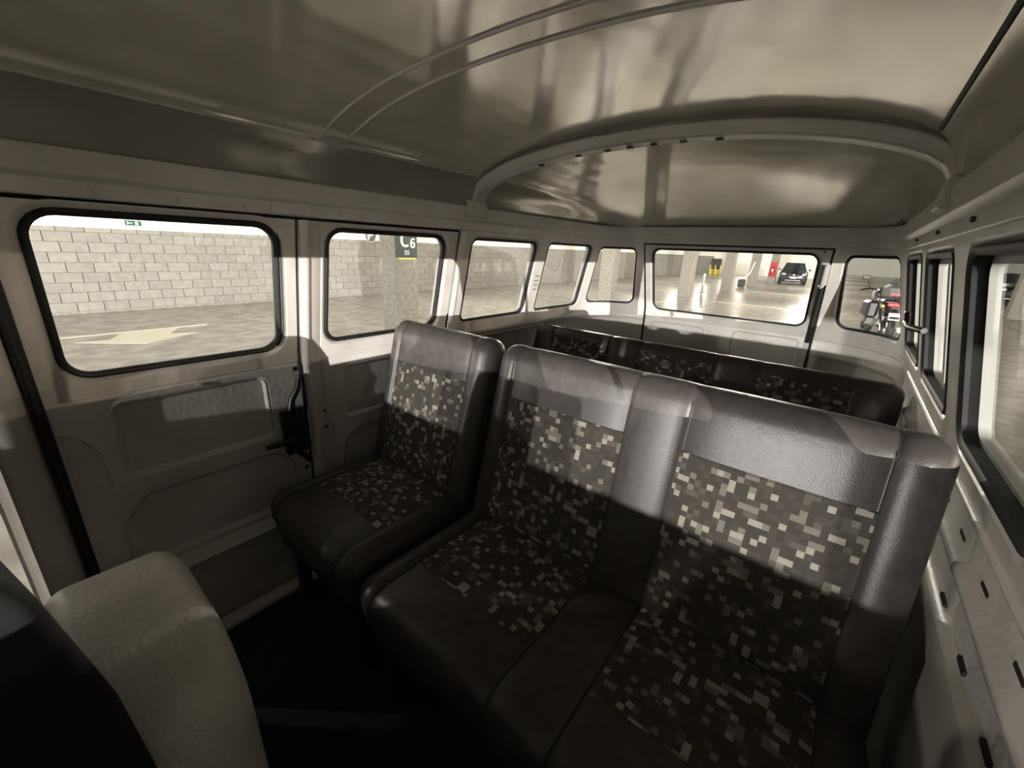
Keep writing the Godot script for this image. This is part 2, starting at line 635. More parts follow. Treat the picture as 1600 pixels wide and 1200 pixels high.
func cargo_door_rear() -> void:
	var side := -1
	var o := thing("door_2", "rear cargo door with stamped panels beside the single folding seat", "door", Vector3.ZERO, 0, "", "structure")
	var st := begin()
	st.set_smooth_group(5)
	# the overlapping front edge: a rounded vertical fold
	var rows := []
	for q in [[0.560, 0.02], [0.560, -0.004], [0.566, -0.012], [0.574, -0.020], [0.584, -0.020], [0.590, -0.008], [0.598, -0.004], [0.622, -0.004], [0.628, 0.004], [0.632, 0.0]]:
		var row := []
		for y in [FLOOR, 0.4, 0.7, 0.92, BELT, 1.1, 1.2, 1.345]:
			row.append(wm(side, q[0], y, q[1]))
		rows.append(row)
	grid(st, rows, mid, false)
	window_bay(st, side, 0.632, 1.168, 0.928, 1.345, HOLE[1], 0.014)
	st.set_smooth_group(6)
	strip(st, side, 0.632, 1.168, [Vector2(0.928, 0.0), Vector2(0.925, 0.005), Vector2(0.921, 0.005), Vector2(0.918, 0.0)])
	recess_bay(st, side, 0.632, 1.168, 0.672, 0.918, rpoly([Vector2(0.696, 0.69), Vector2(1.12, 0.69), Vector2(1.12, 0.885), Vector2(0.70, 0.885)], [0.03, 0.03, 0.03, 0.03]), 0.013, 0.012)
	recess_bay(st, side, 0.632, 1.168, 0.30, 0.672, rpoly([Vector2(0.66, 0.32), Vector2(1.13, 0.32), Vector2(1.13, 0.652), Vector2(0.68, 0.645)], [0.03, 0.03, 0.03, 0.10]), 0.03, 0.014)
	st.set_smooth_group(7)
	strip(st, side, 0.632, 1.168, [Vector2(0.30, 0.0), Vector2(FLOOR, 0.0)])
	st.set_smooth_group(8)
	strip(st, side, 0.560, 1.168, [Vector2(0.928, 0.045), Vector2(FLOOR, 0.045)])
	done(st, "door_skin", M.paint, o)
	seal(o, side, HOLE[1], 0.011)
	pane(o, side, HOLE[1], 0.011)
	for p in [[0.618, 0.745], [0.618, 0.685]]:
		st = begin()
		wall_box(st, side, p[0], p[1], -0.008, Vector3(0.010, 0.008, 0.006), 0.4)
		done(st, "hook", M.black_metal, o)
	st = begin()
	tube(st, [wm(side, 0.636, 0.70, -0.004), wm(side, 0.650, 0.68, -0.006), wm(side, 0.648, 0.645, -0.006), wm(side, 0.640, 0.61, -0.004)], 0.003, 6)
	done(st, "cable", M.paint, o)
	st = begin()
	tube(st, [wm(side, 0.563, 1.345, 0.004), wm(side, 0.5575, 0.98, 0.002), wm(side, 0.5575, FLOOR + 0.02, 0.002)], 0.004, 6)
	done(st, "edge_rubber", M.rubber, o)

func body_panels(st: SurfaceTool, side: int, bays: Array) -> void:
	for b in bays:
		window_bay(st, side, b[0], b[1], 0.928, 1.356, HOLE[b[2]], 0.012)

func side_walls() -> void:
	# door side, from the second cargo door to the tail
	var o := thing("wall_left", "pale painted side wall behind the cargo doors", "wall", Vector3.ZERO, 0, "", "structure")
	var st := begin()
	body_panels(st, -1, [[1.178, 1.755, 2], [1.755, 2.290, 3], [2.290, 2.735, 4]])
	st.set_smooth_group(5)
	strip(st, -1, 1.178, 2.735, [Vector2(0.928, 0.0), Vector2(0.926, 0.004), Vector2(0.922, 0.004), Vector2(0.920, 0.0)])
	strip(st, -1, 1.178, 2.735, [Vector2(0.920, 0.0), Vector2(0.905, 0.0), Vector2(0.895, 0.010), Vector2(0.888, 0.014), Vector2(0.86, 0.014), Vector2(0.5, 0.014), Vector2(FLOOR, 0.014)])
	st.set_smooth_group(8)
	strip(st, -1, 1.178, 2.735, [Vector2(0.928, 0.045), Vector2(FLOOR, 0.045)])
	done(st, "wall_skin", M.paint, o)
	st = begin()
	st.set_smooth_group(0)
	var rows := []
	for q in [[1.178, 0.0], [1.184, -0.010], [1.192, -0.012], [1.202, -0.008], [1.212, 0.0]]:
		var row := []
		for y in [FLOOR, 0.5, 0.92, BELT, 1.1, 1.345]:
			row.append(wm(-1, q[0], y, q[1] - 0.001))
		rows.append(row)
	grid(st, rows, mid, false)
	done(st, "door_post_fold", M.paint, o)
	st = begin()
	for e in [[-0.10, 0.022], [0.543, 0.572], [1.156, 1.190]]:
		strip(st, -1, e[0], e[1], [Vector2(1.40, 0.047), Vector2(BELT, 0.047), Vector2(0.92, 0.047), Vector2(FLOOR, 0.047)])
	strip(st, -1, -0.10, 1.19, [Vector2(1.40, 0.047), Vector2(1.342, 0.047)])
	done(st, "outer_skin", M.paint, o)
	# a narrow ledge rail under the rear windows
	st = begin()
	var path := []
	for i in 12:
		path.append(wm(-1, 1.25 + 0.06 * i, 0.897, -0.002))
	tube(st, path, 0.005, 6)
	done(st, "ledge_rail", M.paint, o)
	# sticker on the post between the rear windows
	st = begin()
	wall_box(st, -1, 1.757, 1.13, -0.001, Vector3(0.05, 0.085, 0.002), 0, 0)
	var sk := done(st, "sticker", M.paint, o)
	for k in 4:
		st = begin()
		wall_box(st, -1, 1.757, 1.165 - 0.022 * k, -0.0025, Vector3(0.034, 0.004, 0.001), 0, 0)
		done(st, "sticker_line", M.dark_grey, sk)
	for i in [2, 3, 4]:
		var names := ["", "", "fixed side window behind the rear cargo door", "fixed side window next to the door side rear corner window", "curved corner window on the cargo door side"]
		var w := thing("window_%d" % (i - 1), names[i], "window", Vector3.ZERO, 0, "", "structure")
		seal(w, -1, HOLE[i], 0.009)
		pane(w, -1, HOLE[i], 0.009)
	# cab, door side
	o = thing("wall_left_cab", "pale door post of the cab with the passenger door ajar", "wall", Vector3.ZERO, 0, "", "structure")
	st = begin()
	st.set_smooth_group(0)
	rows = []
	for q in [[-0.012, 0.03], [-0.012, 0.004], [-0.014, -0.008], [-0.030, -0.022], [-0.060, -0.024], [-0.074, -0.016], [-0.088, 0.01], [-0.094, 0.045], [-0.012, 0.045]]:
		var row := []
		for y in [FLOOR, 0.4, 0.7, 0.92, BELT, 1.1, 1.345]:
			row.append(wm(-1, q[0], y, q[1]))
		rows.append(row)
	grid(st, rows, mid, false)
	done(st, "door_post", M.paint, o)
	st = begin()
	# the passenger door stands a hand's breadth ajar
	var ajar := rrect(-0.86, -0.24, 0.985, 1.325, 0.05)
	window_bay(st, -1, -1.25, -0.165, 0.928, 1.356, ajar)
	strip(st, -1, -1.25, -0.165, [Vector2(0.928, 0), Vector2(FLOOR, 0)])
	strip(st, -1, -1.25, -0.165, [Vector2(0.93, 0.046), Vector2(FLOOR, 0.046)])
	done(st, "passenger_door", M.paint, o)
	seal(o, -1, ajar, 0.012)
	pane(o, -1, ajar, 0.012)

	# driver side
	o = thing("wall_right", "pale painted side wall with clip slots and sliding windows on the driver side", "wall", Vector3.ZERO, 0, "", "structure")
	st = begin()
	body_panels(st, 1, [[0.012, 0.580, 0], [0.580, 1.186, 1], [1.186, 1.755, 2], [1.755, 2.290, 3], [2.290, 2.735, 4]])
	st.set_smooth_group(5)
	strip(st, 1, 0.012, 2.735, [Vector2(0.928, 0.0), Vector2(0.924, -0.006), Vector2(0.918, -0.006), Vector2(0.914, 0.0)])
	st.set_smooth_group(6)
	strip(st, 1, 0.012, 2.735, [Vector2(0.914, 0.0), Vector2(0.862, 0.0), Vector2(0.852, -0.008), Vector2(0.846, -0.010), Vector2(0.838, -0.010), Vector2(0.834, -0.002), Vector2(0.828, -0.002), Vector2(0.822, 0.006)])
	st.set_smooth_group(7)
	strip(st, 1, 0.012, 2.735, [Vector2(0.822, 0.006), Vector2(0.775, 0.006), Vector2(0.760, 0.006)])
	st.set_smooth_group(9)
	strip(st, 1, 0.012, 2.735, [Vector2(0.760, 0.006), Vector2(0.752, -0.006), Vector2(0.745, -0.006), Vector2(0.690, -0.004), Vector2(0.682, 0.002), Vector2(0.50, 0.002), Vector2(FLOOR, 0.002)])
	st.set_smooth_group(8)
	strip(st, 1, 0.012, 2.735, [Vector2(0.928, 0.045), Vector2(FLOOR, 0.045)])
	done(st, "wall_skin", M.paint, o)
	for p in [[0.912, 0.866], [0.760, 0.868], [0.604, 0.870], [0.455, 0.870], [1.06, 0.866], [1.21, 0.866]]:
		st = begin()
		wall_box(st, 1, p[0], p[1] + 0.012, 0.0, Vector3(0.034, 0.006, 0.003), 0, 0)
		done(st, "clip_slot", M.rubber, o)
	for p in [[0.887, 0.762], [0.733, 0.765], [0.595, 0.768], [0.45, 0.768]]:
		st = begin()
		wall_box(st, 1, p[0], p[1] + 0.004, 0.004, Vector3(0.034, 0.007, 0.005), 0, 0)
		done(st, "clip_slot", M.rubber, o)
	var names := ["first sliding side window on the driver side, behind the cab door", "big sliding side window beside the padded bench end", "sliding side window with black latch pin on the driver side", "narrow looking side window next to the driver side corner window", "curved corner window on the driver side with a motorcycle outside"]
	for i in 5:
		var w := thing("window_%d" % (i + 4), names[i], "window", Vector3.ZERO, 0, "", "structure")
		if i == 4:
			seal(w, 1, HOLE[i], 0.009)
			pane(w, 1, HOLE[i], 0.009)
			continue
		seal(w, 1, HOLE[i], 0.014, -0.002, 0.030)
		st = begin()
		var a := inset(HOLE[i], 0.014)
		var b := inset(HOLE[i], 0.026)
		ring(st, 1, a, 0.026, b, 0.024, mid, false)
		st.set_smooth_group(1)
		ring(st, 1, b, 0.024, b, 0.040, centre(1, HOLE[i], 0.03), false)
		done(st, "slider_frame", M.aluminium, w)
		pane(w, 1, HOLE[i], 0.026, 0.034)
		# the edge of the sliding half
		var smid := [0.29, 0.90, 1.50, 2.04][i] as float
		if i == 1:
			continue
		st = begin()
		wall_box(st, 1, smid, 1.155, 0.026, Vector3(0.016, 0.30, 0.008))
		done(st, "sliding_edge", M.aluminium, w)
		if i == 2:
			st = begin()
			tube(st, [wm(1, 1.68, 1.115, 0.0), wm(1, 1.74, 1.115, -0.03), wm(1, 1.86, 1.115, -0.03)], 0.009, 8)
			wall_box(st, 1, 1.85, 1.135, -0.026, Vector3(0.03, 0.035, 0.014))
			done(st, "latch_pin", M.black_metal, w)
	# cab, driver side
	o = thing("wall_right_cab", "pale cab side with the driver door window", "wall", Vector3.ZERO, 0, "", "structure")
	st = begin()
	var cab := rrect(-0.85, -0.10, 0.985, 1.325, 0.05)
	window_bay(st, 1, -1.25, 0.012, 0.928, 1.356, cab)
	strip(st, 1, -1.25, 0.012, [Vector2(0.928, 0), Vector2(FLOOR, 0)])
	strip(st, 1, -1.25, 0.06, [Vector2(0.93, 0.046), Vector2(FLOOR, 0.046)])
	done(st, "cab_skin", M.paint, o)
	seal(o, 1, cab, 0.012)
	pane(o, 1, cab, 0.012)

func tail() -> void:
	var o := thing("door_3", "tailgate with wide rear window and two stamped panels", "door", Vector3.ZERO, 0, "", "structure")
	# the tailgate spans both halves: build it from the left half's coordinates, s from 2.745 to 3.62
	var hole := rrect(2.787, 3.579, 0.972, 1.328, 0.045)
	var st := begin()
	var s0 := 2.747
	var s1 := 3.6187
	window_bay(st, -1, s0, s1, 0.928, 1.345, hole, 0.012)
	st.set_smooth_group(5)
	strip(st, -1, s0, s1, [Vector2(0.928, 0.0), Vector2(0.925, 0.004), Vector2(0.922, 0.004), Vector2(0.918, 0.0)])
	recess_bay(st, -1, s0, 3.1827, 0.62, 0.918, rrect(2.787, 3.108, 0.64, 0.900, 0.03), 0.006, 0.008)
	recess_bay(st, -1, 3.1827, s1, 0.62, 0.918, rrect(3.257, 3.578, 0.64, 0.908, 0.03), 0.006, 0.008)
	st.set_smooth_group(7)
	strip(st, -1, s0, s1, [Vector2(0.62, 0.0), Vector2(FLOOR, 0.0)])
	st.set_smooth_group(8)
	strip(st, -1, s0, s1, [Vector2(0.928, 0.045), Vector2(FLOOR, 0.045)])
	st.set_smooth_group(9)
	strip(st, -1, 2.70, 3.665, [Vector2(1.40, 0.047), Vector2(1.344, 0.047)])
	for e in [[2.728, 2.752], [3.613, 3.638]]:
		strip(st, -1, e[0], e[1], [Vector2(1.40, 0.047), Vector2(BELT, 0.047), Vector2(FLOOR, 0.047)])
	done(st, "tailgate_skin", M.paint, o)
	seal(o, -1, hole, 0.008)
	pane(o, -1, hole, 0.008)
	st = begin()
	for s in [2.741, 3.6247]:
		tube(st, [wm(-1, s, 1.35, 0.006), wm(-1, s, BELT, 0.006), wm(-1, s, 0.5, 0.006)], 0.006, 6)
	tube(st, [wm(-1, 2.741, 1.35, 0.006), wm(-1, 3.18, 1.35, 0.006), wm(-1, 3.6247, 1.35, 0.006)], 0.006, 6)
	done(st, "weatherstrip", M.rubber, o)
	st = begin()
	wall_box(st, -1, 3.59, 1.336, -0.001, Vector3(0.008, 0.008, 0.003))
	done(st, "bolt", M.black_metal, o)
	var g := thing("gas_strut", "black gas strut holding the tailgate beside its window frame", "strut")
	st = begin()
	tube(st, [wm(1, 2.757, 1.175, -0.022), wm(1, 2.757, BELT, -0.020), wm(1, 2.757, 0.90, -0.018)], 0.012, 10)
	done(st, "cylinder", M.black_metal, g)
	st = begin()
	tube(st, [wm(1, 2.757, 1.28, -0.020), wm(1, 2.757, 1.175, -0.022)], 0.006, 8)
	done(st, "rod", M.steel_grey, g)
	st = begin()
	wall_box(st, 1, 2.757, 1.235, -0.006, Vector3(0.034, 0.10, 0.012))
	done(st, "top_bracket", M.paint, g)
	st = begin()
	wall_box(st, 1, 2.757, 0.88, -0.010, Vector3(0.024, 0.04, 0.020))
	done(st, "bottom_bracket", M.aluminium, g)

func headers() -> void:
	# the rail over the windows, all round: one per side
	for side in [-1, 1]:
		var o := thing("trim_%d" % (1 if side < 0 else 2), "stepped roof rail above the %s windows" % ("cargo door side" if side < 0 else "driver side"), "rail", Vector3.ZERO, 0, "", "structure")
		var st := begin()
		var e := 3.1827
		strip(st, side, -1.25, e, [Vector2(1.3535, 0.02), Vector2(1.3535, -0.002), Vector2(1.357, -0.004)])
		st.set_smooth_group(1)
		strip(st, side, -1.25, e, [Vector2(1.357, -0.004), Vector2(1.384, -0.004)])
		st.set_smooth_group(2)
		strip(st, side, -1.25, e, [Vector2(1.384, -0.004), Vector2(1.388, -0.018), Vector2(1.393, -0.021)])
		st.set_smooth_group(3)
		strip(st, side, -1.25, e, [Vector2(1.393, -0.021), Vector2(1.432, -0.021)])
		st.set_smooth_group(4)
		strip(st, side, -1.25, e, [Vector2(1.432, -0.021), Vector2(1.437, -0.018), Vector2(1.438, 0.045)])
		st.set_smooth_group(5)
		strip(st, side, -1.25, e, [Vector2(1.3535, 0.02), Vector2(1.3535, 0.045), Vector2(1.438, 0.045)])
		done(st, "rail_skin", M.paint, o)
		if side < 0:
			st = begin()
			strip(st, side, -0.1, 1.17, [Vector2(1.353, 0.03), Vector2(1.352, 0.003), Vector2(1.3445, 0.003), Vector2(1.344, 0.03)])
			done(st, "door_rubber", M.rubber, o)
			for s in [0.16, 0.30, 0.43, 0.535, 0.68, 0.95, 1.05]:
				st = begin()
				wall_box(st, side, s, 1.366, -0.006, Vector3(0.006, 0.016, 0.004))
				done(st, "spot_weld", M.paint, o)
			st = begin()
			wall_box(st, side, 0.545, 1.372, -0.007, Vector3(0.10, 0.03, 0.006))
			done(st, "joint_plate", M.paint, o)
		else:
			st = begin()
			strip(st, side, -1.25, 2.7, [Vector2(1.353, 0.03), Vector2(1.352, 0.003), Vector2(1.346, 0.003), Vector2(1.345, 0.03)])
			done(st, "shadow_gap_rubber", M.rubber, o)
			for s in [1.05, 1.45, 1.9]:
				st = begin()
				wall_box(st, side, s, 1.372, -0.007, Vector3(0.012, 0.010, 0.006))
				done(st, "clip", M.dark_grey, o)

var PROF := [[0.0, 0.0], [0.02, 0.14], [0.05, 0.37], [0.09, 0.515], [0.16, 0.63], [0.24, 0.72], [0.31, 0.785], [0.42, 0.86], [0.54, 0.92], [0.66, 0.96], [0.77, 0.982], [0.89, 0.996], [1.0, 1.0]]
func roof_h(t: float) -> float:
	for i in PROF.size() - 1:
		if t <= PROF[i + 1][0]:
			return 1.437 + 0.19 * lerpf(PROF[i][1], PROF[i + 1][1], (t - PROF[i][0]) / (PROF[i + 1][0] - PROF[i][0]))
	return 1.627

func roof_at(x: float) -> float:
	return roof_h(1.0 - minf(absf(x) / 0.66, 1.0))

func ceiling() -> void:
	var o := thing("ceiling", "glossy curved metal roof lining of the cabin, bare painted", "ceiling", Vector3.ZERO, 0, "", "structure")
	for skin in 2:
		var st := begin()
		var rows := []
		for i in 121:
			var z := 1.25 - 3.623 * (i / 120.0) if i < 96 else 1.25 - 3.623 * (0.8 + 0.2 * (1.0 - pow(1.0 - (i - 96) / 24.0, 1.6)))
			var hw := 0.657
			if z < -2.24:
				hw = 0.44 + 0.217 * sqrt(maxf(0.0, 1.0 - pow((z + 2.24) / 0.1331, 2.0)))
			var hz := 1.0 - pow(clampf((-z - 1.25) / 1.123, 0.0, 1.0), 2.6)
			var row := []
			for k in 81:
				var u := k / 40.0 - 1.0
				u = signf(u) * (1.0 - pow(1.0 - absf(u), 1.35))
				row.append(Vector3(u * hw, 1.437 + (roof_h(1.0 - absf(u)) - 1.437) * hz + (0.03 if skin else 0.0), z))
			rows.append(row)
		grid(st, rows, Vector3(0, 0.9, -0.8), skin == 1)
		done(st, "roof_lining" if skin == 0 else "roof_skin", M.roof_paint, o)
	# seams along both roof edges
	for side in [-1, 1]:
		var st := begin()
		var path := []
		for i in 30:
			path.append(Vector3(side * 0.597, roof_at(0.597) - 0.0005, 1.2 - 2.36 * i / 29.0))
		tube(st, path, 0.004 if side < 0 else 0.0045, 8)
		done(st, "roof_seam", M.paint if side < 0 else M.sealer, o)
	# embossed strip across the roof
	var st := begin()
	st.set_smooth_group(0)
	for z in [[-0.597, -0.604], [-0.666, -0.673]]:
		var rows := []
		for q in [[z[0], 0.0], [(z[0] * 3 + z[1]) / 4, -0.004], [(z[0] + z[1] * 3) / 4, -0.004], [z[1], 0.0]]:
			var row := []
			for i in 41:
				var x := lerpf(-0.585, 0.505, i / 40.0)
				row.append(Vector3(x, roof_at(x) + q[1] - 0.0003, q[0]))
			rows.append(row)
		grid(st, rows, Vector3(0, 0.9, -0.6), false)
	for x in [-0.585, 0.505]:
		box(st, Vector3(x, roof_at(x) - 0.002, -0.635), Vector3(0.006, 0.006, 0.072))
	done(st, "roof_strip_bead", M.paint, o)
	# the roof bow over the bench row
	st = begin()
	var sect := [[-1.215, -0.002], [-1.200, 0.004], [-1.196, 0.010], [-1.200, 0.014], [-1.212, 0.036], [-1.216, 0.039], [-1.222, 0.040], [-1.255, 0.043], [-1.262, 0.040], [-1.268, -0.002]]
	var rows := []
	for q in sect:
		var row := []
		for i in 49:
			var x := lerpf(-0.65, 0.65, i / 48.0)
			row.append(Vector3(x, roof_at(x * 0.985) - q[1], q[0]))
		rows.append(row)
	for i in rows.size() - 1:
		st.set_smooth_group(0 if i < 3 else (1 if i < 4 else 2))
		grid(st, [rows[i], rows[i + 1]], Vector3(0, 0.9, -1.21), false)
	var bow := done(st, "roof_bow", M.paint, o)
	for x in [-0.36, -0.22, -0.12, -0.05, 0.02, 0.10, 0.19]:
		st = begin()
		box(st, Vector3(x, roof_at(x * 0.985) - 0.0425, -1.240), Vector3(0.016, 0.006, 0.010))
		done(st, "clip_hole", M.rubber, bow)
	for side in [-1, 1]:
		st = begin()
		box(st, Vector3(side * 0.640, 1.430, -1.225), Vector3(0.022, 0.06, 0.10), 0.004, Basis(Vector3.BACK, side * -0.12))
		done(st, "bow_foot", M.paint, o)

func front_and_floor() -> void:
	var o := thing("floor", "black rubber matted van floor in deep shade", "floor", Vector3.ZERO, 0, "", "structure")
	var st := begin()
	box(st, Vector3(0, FLOOR - 0.03, -0.65), Vector3(1.60, 0.06, 3.86))
	done(st, "floor_mat", M.mat, o)
	st = begin()
	box(st, Vector3(-0.735, FLOOR + 0.012, -0.58), Vector3(0.05, 0.024, 1.14), 0.006)
	done(st, "door_sill", M.paint, o)
	o = thing("wall_front", "cab front with windscreen opening and dashboard", "wall", Vector3.ZERO, 0, "", "structure")
	st = begin()
	box(st, Vector3(0, 0.54, 1.25), Vector3(1.56, 0.92, 0.06))
	box(st, Vector3(0, 1.52, 1.25), Vector3(1.52, 0.30, 0.06))
	for side in [-1, 1]:
		box(st, Vector3(side * 0.735, 1.18, 1.25), Vector3(0.15, 0.42, 0.06))
	done(st, "front_panel", M.paint, o)
	st = begin()
	box(st, Vector3(0, 0.92, 1.10), Vector3(1.42, 0.12, 0.26), 0.03)
	done(st, "dashboard", M.black_metal, o)
	st = begin()
	box(st, Vector3(0, 1.185, 1.25), Vector3(1.34, 0.39, 0.005))
	done(st, "windscreen", M.glass, o)

# ---------------------------------------------------------------- seats
func bulge(x: float, seams: Array, h: float) -> float:
	for i in seams.size() - 1:
		if x >= seams[i] and x <= seams[i + 1]:
			var u: float = (x - seams[i]) / (seams[i + 1] - seams[i]) * 2.0 - 1.0
			return h * (1.0 - pow(absf(u), 5.0))
	return 0.0

func pad(parent: Node, called: String, m: Material, x0: float, x1: float, prof: Array, r: float, seams: Array, h: float, dir: Vector3) -> MeshInstance3D:
	# prof: outline in (z, y); swept along x, with rounded ends; its face towards dir swells between the seams
	var st := begin()
	var stations := []
	for i in 7:
		var a := PI / 2 * i / 6          # from the end (a = 0) to the full section
		stations.append([x0 + r * (1.0 - cos(a)), r * (1.0 - sin(a))])
	var extra := []
	for s in seams:
		extra.append_array([s - 0.012, s - 0.005, s, s + 0.005, s + 0.012])
	var x := x0 + r + 0.02
	while x < x1 - r - 0.01:
		extra.append(x)
		x += 0.03
	extra.sort()
	for e in extra:
		if e > x0 + r + 0.002 and e < x1 - r - 0.002:
			stations.append([e, 0.0])
	for i in 7:
		var a := PI / 2 * (6 - i) / 6
		stations.append([x1 - r * (1.0 - cos(a)), r * (1.0 - sin(a))])
	var rows := []
	var c := Vector2.ZERO
	for p in prof:
		c += p
	c /= prof.size()
	for q in stations:
		var poly := inset(prof, q[1]) if q[1] > 0.0001 else prof
		var row := []
		for i in poly.size():
			var p: Vector2 = poly[i]
			var t: Vector2 = (prof[(i + 1) % prof.size()] - prof[i - 1]).normalized()
			var nrm := Vector2(-t.y, t.x)
			if nrm.dot(prof[i] - c) < 0:
				nrm = -nrm
			var face := clampf(nrm.dot(Vector2(dir.z, dir.y)), 0.0, 1.0)
			p += nrm * bulge(q[0], seams, h) * face * (1.0 if q[1] < 0.0001 else 0.5)
			row.append(Vector3(q[0], p.y, p.x))
		rows.append(row)
	var cc := Vector3((x0 + x1) / 2, c.y, c.x)
	for i in rows.size() - 1:
		var xm: float = clampf((stations[i][0] + stations[i + 1][0]) / 2, x0 + r, x1 - r)
		grid(st, [rows[i], rows[i + 1]], Vector3(xm, c.y, c.x), true, true)
	for e in [0, rows.size() - 1]:
		var hub := Vector3(stations[e][0], c.y, c.x)
		for k in prof.size():
			tri(st, hub, rows[e][k], rows[e][(k + 1) % prof.size()], cc, true)
	return done(st, called, m, parent)

func patch(parent: Node, x0: float, x1: float, a: Vector2, b: Vector2, seams: Array, h: float, nrm: Vector2, shift := 0.0) -> void:
	# woven panel laid into a pad's face between the (z, y) points a and b
	var st := begin()
	var n := 16
	var len := a.distance_to(b)
	for i in n:
		for j in 6:
			var q := []
			for w in [[i, j], [i + 1, j], [i + 1, j + 1], [i, j + 1]]:
				var x := lerpf(x0, x1, float(w[0]) / n)
				var t := float(w[1]) / 6
				var p := a.lerp(b, t) + nrm * (bulge(x, seams, h) + 0.0022)
				q.append([Vector3(x, p.y, p.x), Vector2((x + shift) / 0.384, (t * len + shift * 0.7) / 0.384)])
			for k in [0, 1, 2, 0, 2, 3]:
				st.set_uv(q[k][1])
				st.add_vertex(q[k][0])
	# a folded rim so that the panel has thickness
	var o := MeshInstance3D.new()
	st.generate_normals()
	var mesh := st.commit()
	var arr := mesh.surface_get_arrays(0)
	var nn: Vector3 = arr[Mesh.ARRAY_NORMAL][0]
	if nn.dot(Vector3(0, nrm.y, nrm.x)) < 0:
		var verts: PackedVector3Array = arr[Mesh.ARRAY_VERTEX]
		var uvs: PackedVector2Array = arr[Mesh.ARRAY_TEX_UV]
		st = begin()
		for k in range(0, verts.size(), 3):
			for w in [0, 2, 1]:
				st.set_uv(uvs[k + w])
				st.add_vertex(verts[k + w])
		st.generate_normals()
		mesh = st.commit()
	o.mesh = mesh
	o.material_override = M.fabric
	o.name = "woven_panel"
	parent.add_child(o, true)

func seam_line(parent: Node, pts: Array) -> void:
	var st := begin()
	tube(st, pts, 0.0014, 5)
	done(st, "seam", M.seam, parent)

func seat(called: String, label: String, x0: float, x1: float, top: float, zt: float, seams: Array, panels: Array, seat_y: float, z_front: float, drop := 0.135) -> Node3D:
	# zt: z of the backrest's front face at its top
	var o := thing(called, label, "seat")
	var k := 0.25
	var yb := seat_y - 0.06
	var zf := func(y: float) -> float: return zt + k * (top - y)
	var prof := densify(rpoly([Vector2(zf.call(yb), yb), Vector2(zf.call(top), top), Vector2(zt - 0.085, top - 0.01), Vector2(zf.call(yb) - 0.13, yb)], [0.03, 0.05, 0.035, 0.03]), 0.03)
	var face := Vector3(0, 0.24, 0.97)
	var back := pad(o, "backrest", M.vinyl, x0, x1, prof, 0.04, seams, 0.010, face)
	var nrm := Vector2(0.97, 0.2425)
	for p in panels:
		var ya: float = top - drop
		var yc: float = seat_y + 0.02
		patch(back, p[0], p[1], Vector2(zf.call(ya), ya), Vector2(zf.call(yc), yc), seams, 0.010, nrm, p[0] * 3.1)
	for i in range(1, seams.size() - 1):
		var line := []
		for j in 11:
			var y := lerpf(top - 0.03, seat_y + 0.02, j / 10.0)
			line.append(Vector3(seams[i], y, zf.call(y) + 0.0005))
		seam_line(back, line)
	for p in panels:
		var y: float = top - drop
		var line := []
		for j in 9:
			var x := lerpf(p[0], p[1], j / 8.0)
			line.append(Vector3(x, y, zf.call(y) + 0.97 * bulge(x, seams, 0.010) + 0.002))
		seam_line(back, line)
	# cushion
	var zr: float = zf.call(seat_y) - 0.02
	var prof2 := densify(rpoly([Vector2(zr, seat_y - 0.13), Vector2(zr, seat_y), Vector2(z_front, seat_y + 0.005), Vector2(z_front - 0.02, seat_y - 0.13)], [0.02, 0.03, 0.05, 0.03]), 0.03)
	var cush := pad(o, "cushion", M.vinyl, x0, x1, prof2, 0.045, seams, 0.012, Vector3(0, 1, 0))
	for p in panels:
		patch(cush, p[0], p[1], Vector2(z_front - 0.14, seat_y + 0.002), Vector2(zr + 0.02, seat_y), seams, 0.012, Vector2(0, 1), p[0] * 5.3 + 0.1)
	for i in range(1, seams.size() - 1):
		var line := [Vector3(seams[i], seat_y - 0.08, z_front - 0.011), Vector3(seams[i], seat_y - 0.04, z_front - 0.003)]
		for a in 6:
			var an := PI / 2 * a / 5
			line.append(Vector3(seams[i], seat_y - 0.045 + 0.051 * sin(an), z_front - 0.05 + 0.05 * cos(an)))
		line.append(Vector3(seams[i], seat_y + 0.001, zr + 0.03))
		seam_line(cush, line)
	# frame
	var st := begin()
	box(st, Vector3((x0 + x1) / 2, seat_y - 0.15, (zr + z_front) / 2), Vector3(x1 - x0 - 0.06, 0.05, absf(zr - z_front) - 0.06), 0.008)
	done(st, "seat_frame", M.black_metal, o)
	for lx in [x0 + 0.06, x1 - 0.06]:
		for lz in [z_front - 0.07, zr + 0.06]:
			st = begin()
			box(st, Vector3(lx, (FLOOR + seat_y - 0.17) / 2, lz), Vector3(0.035, seat_y - 0.17 - FLOOR, 0.035), 0.004)
			done(st, "leg", M.black_metal, o)
	return o

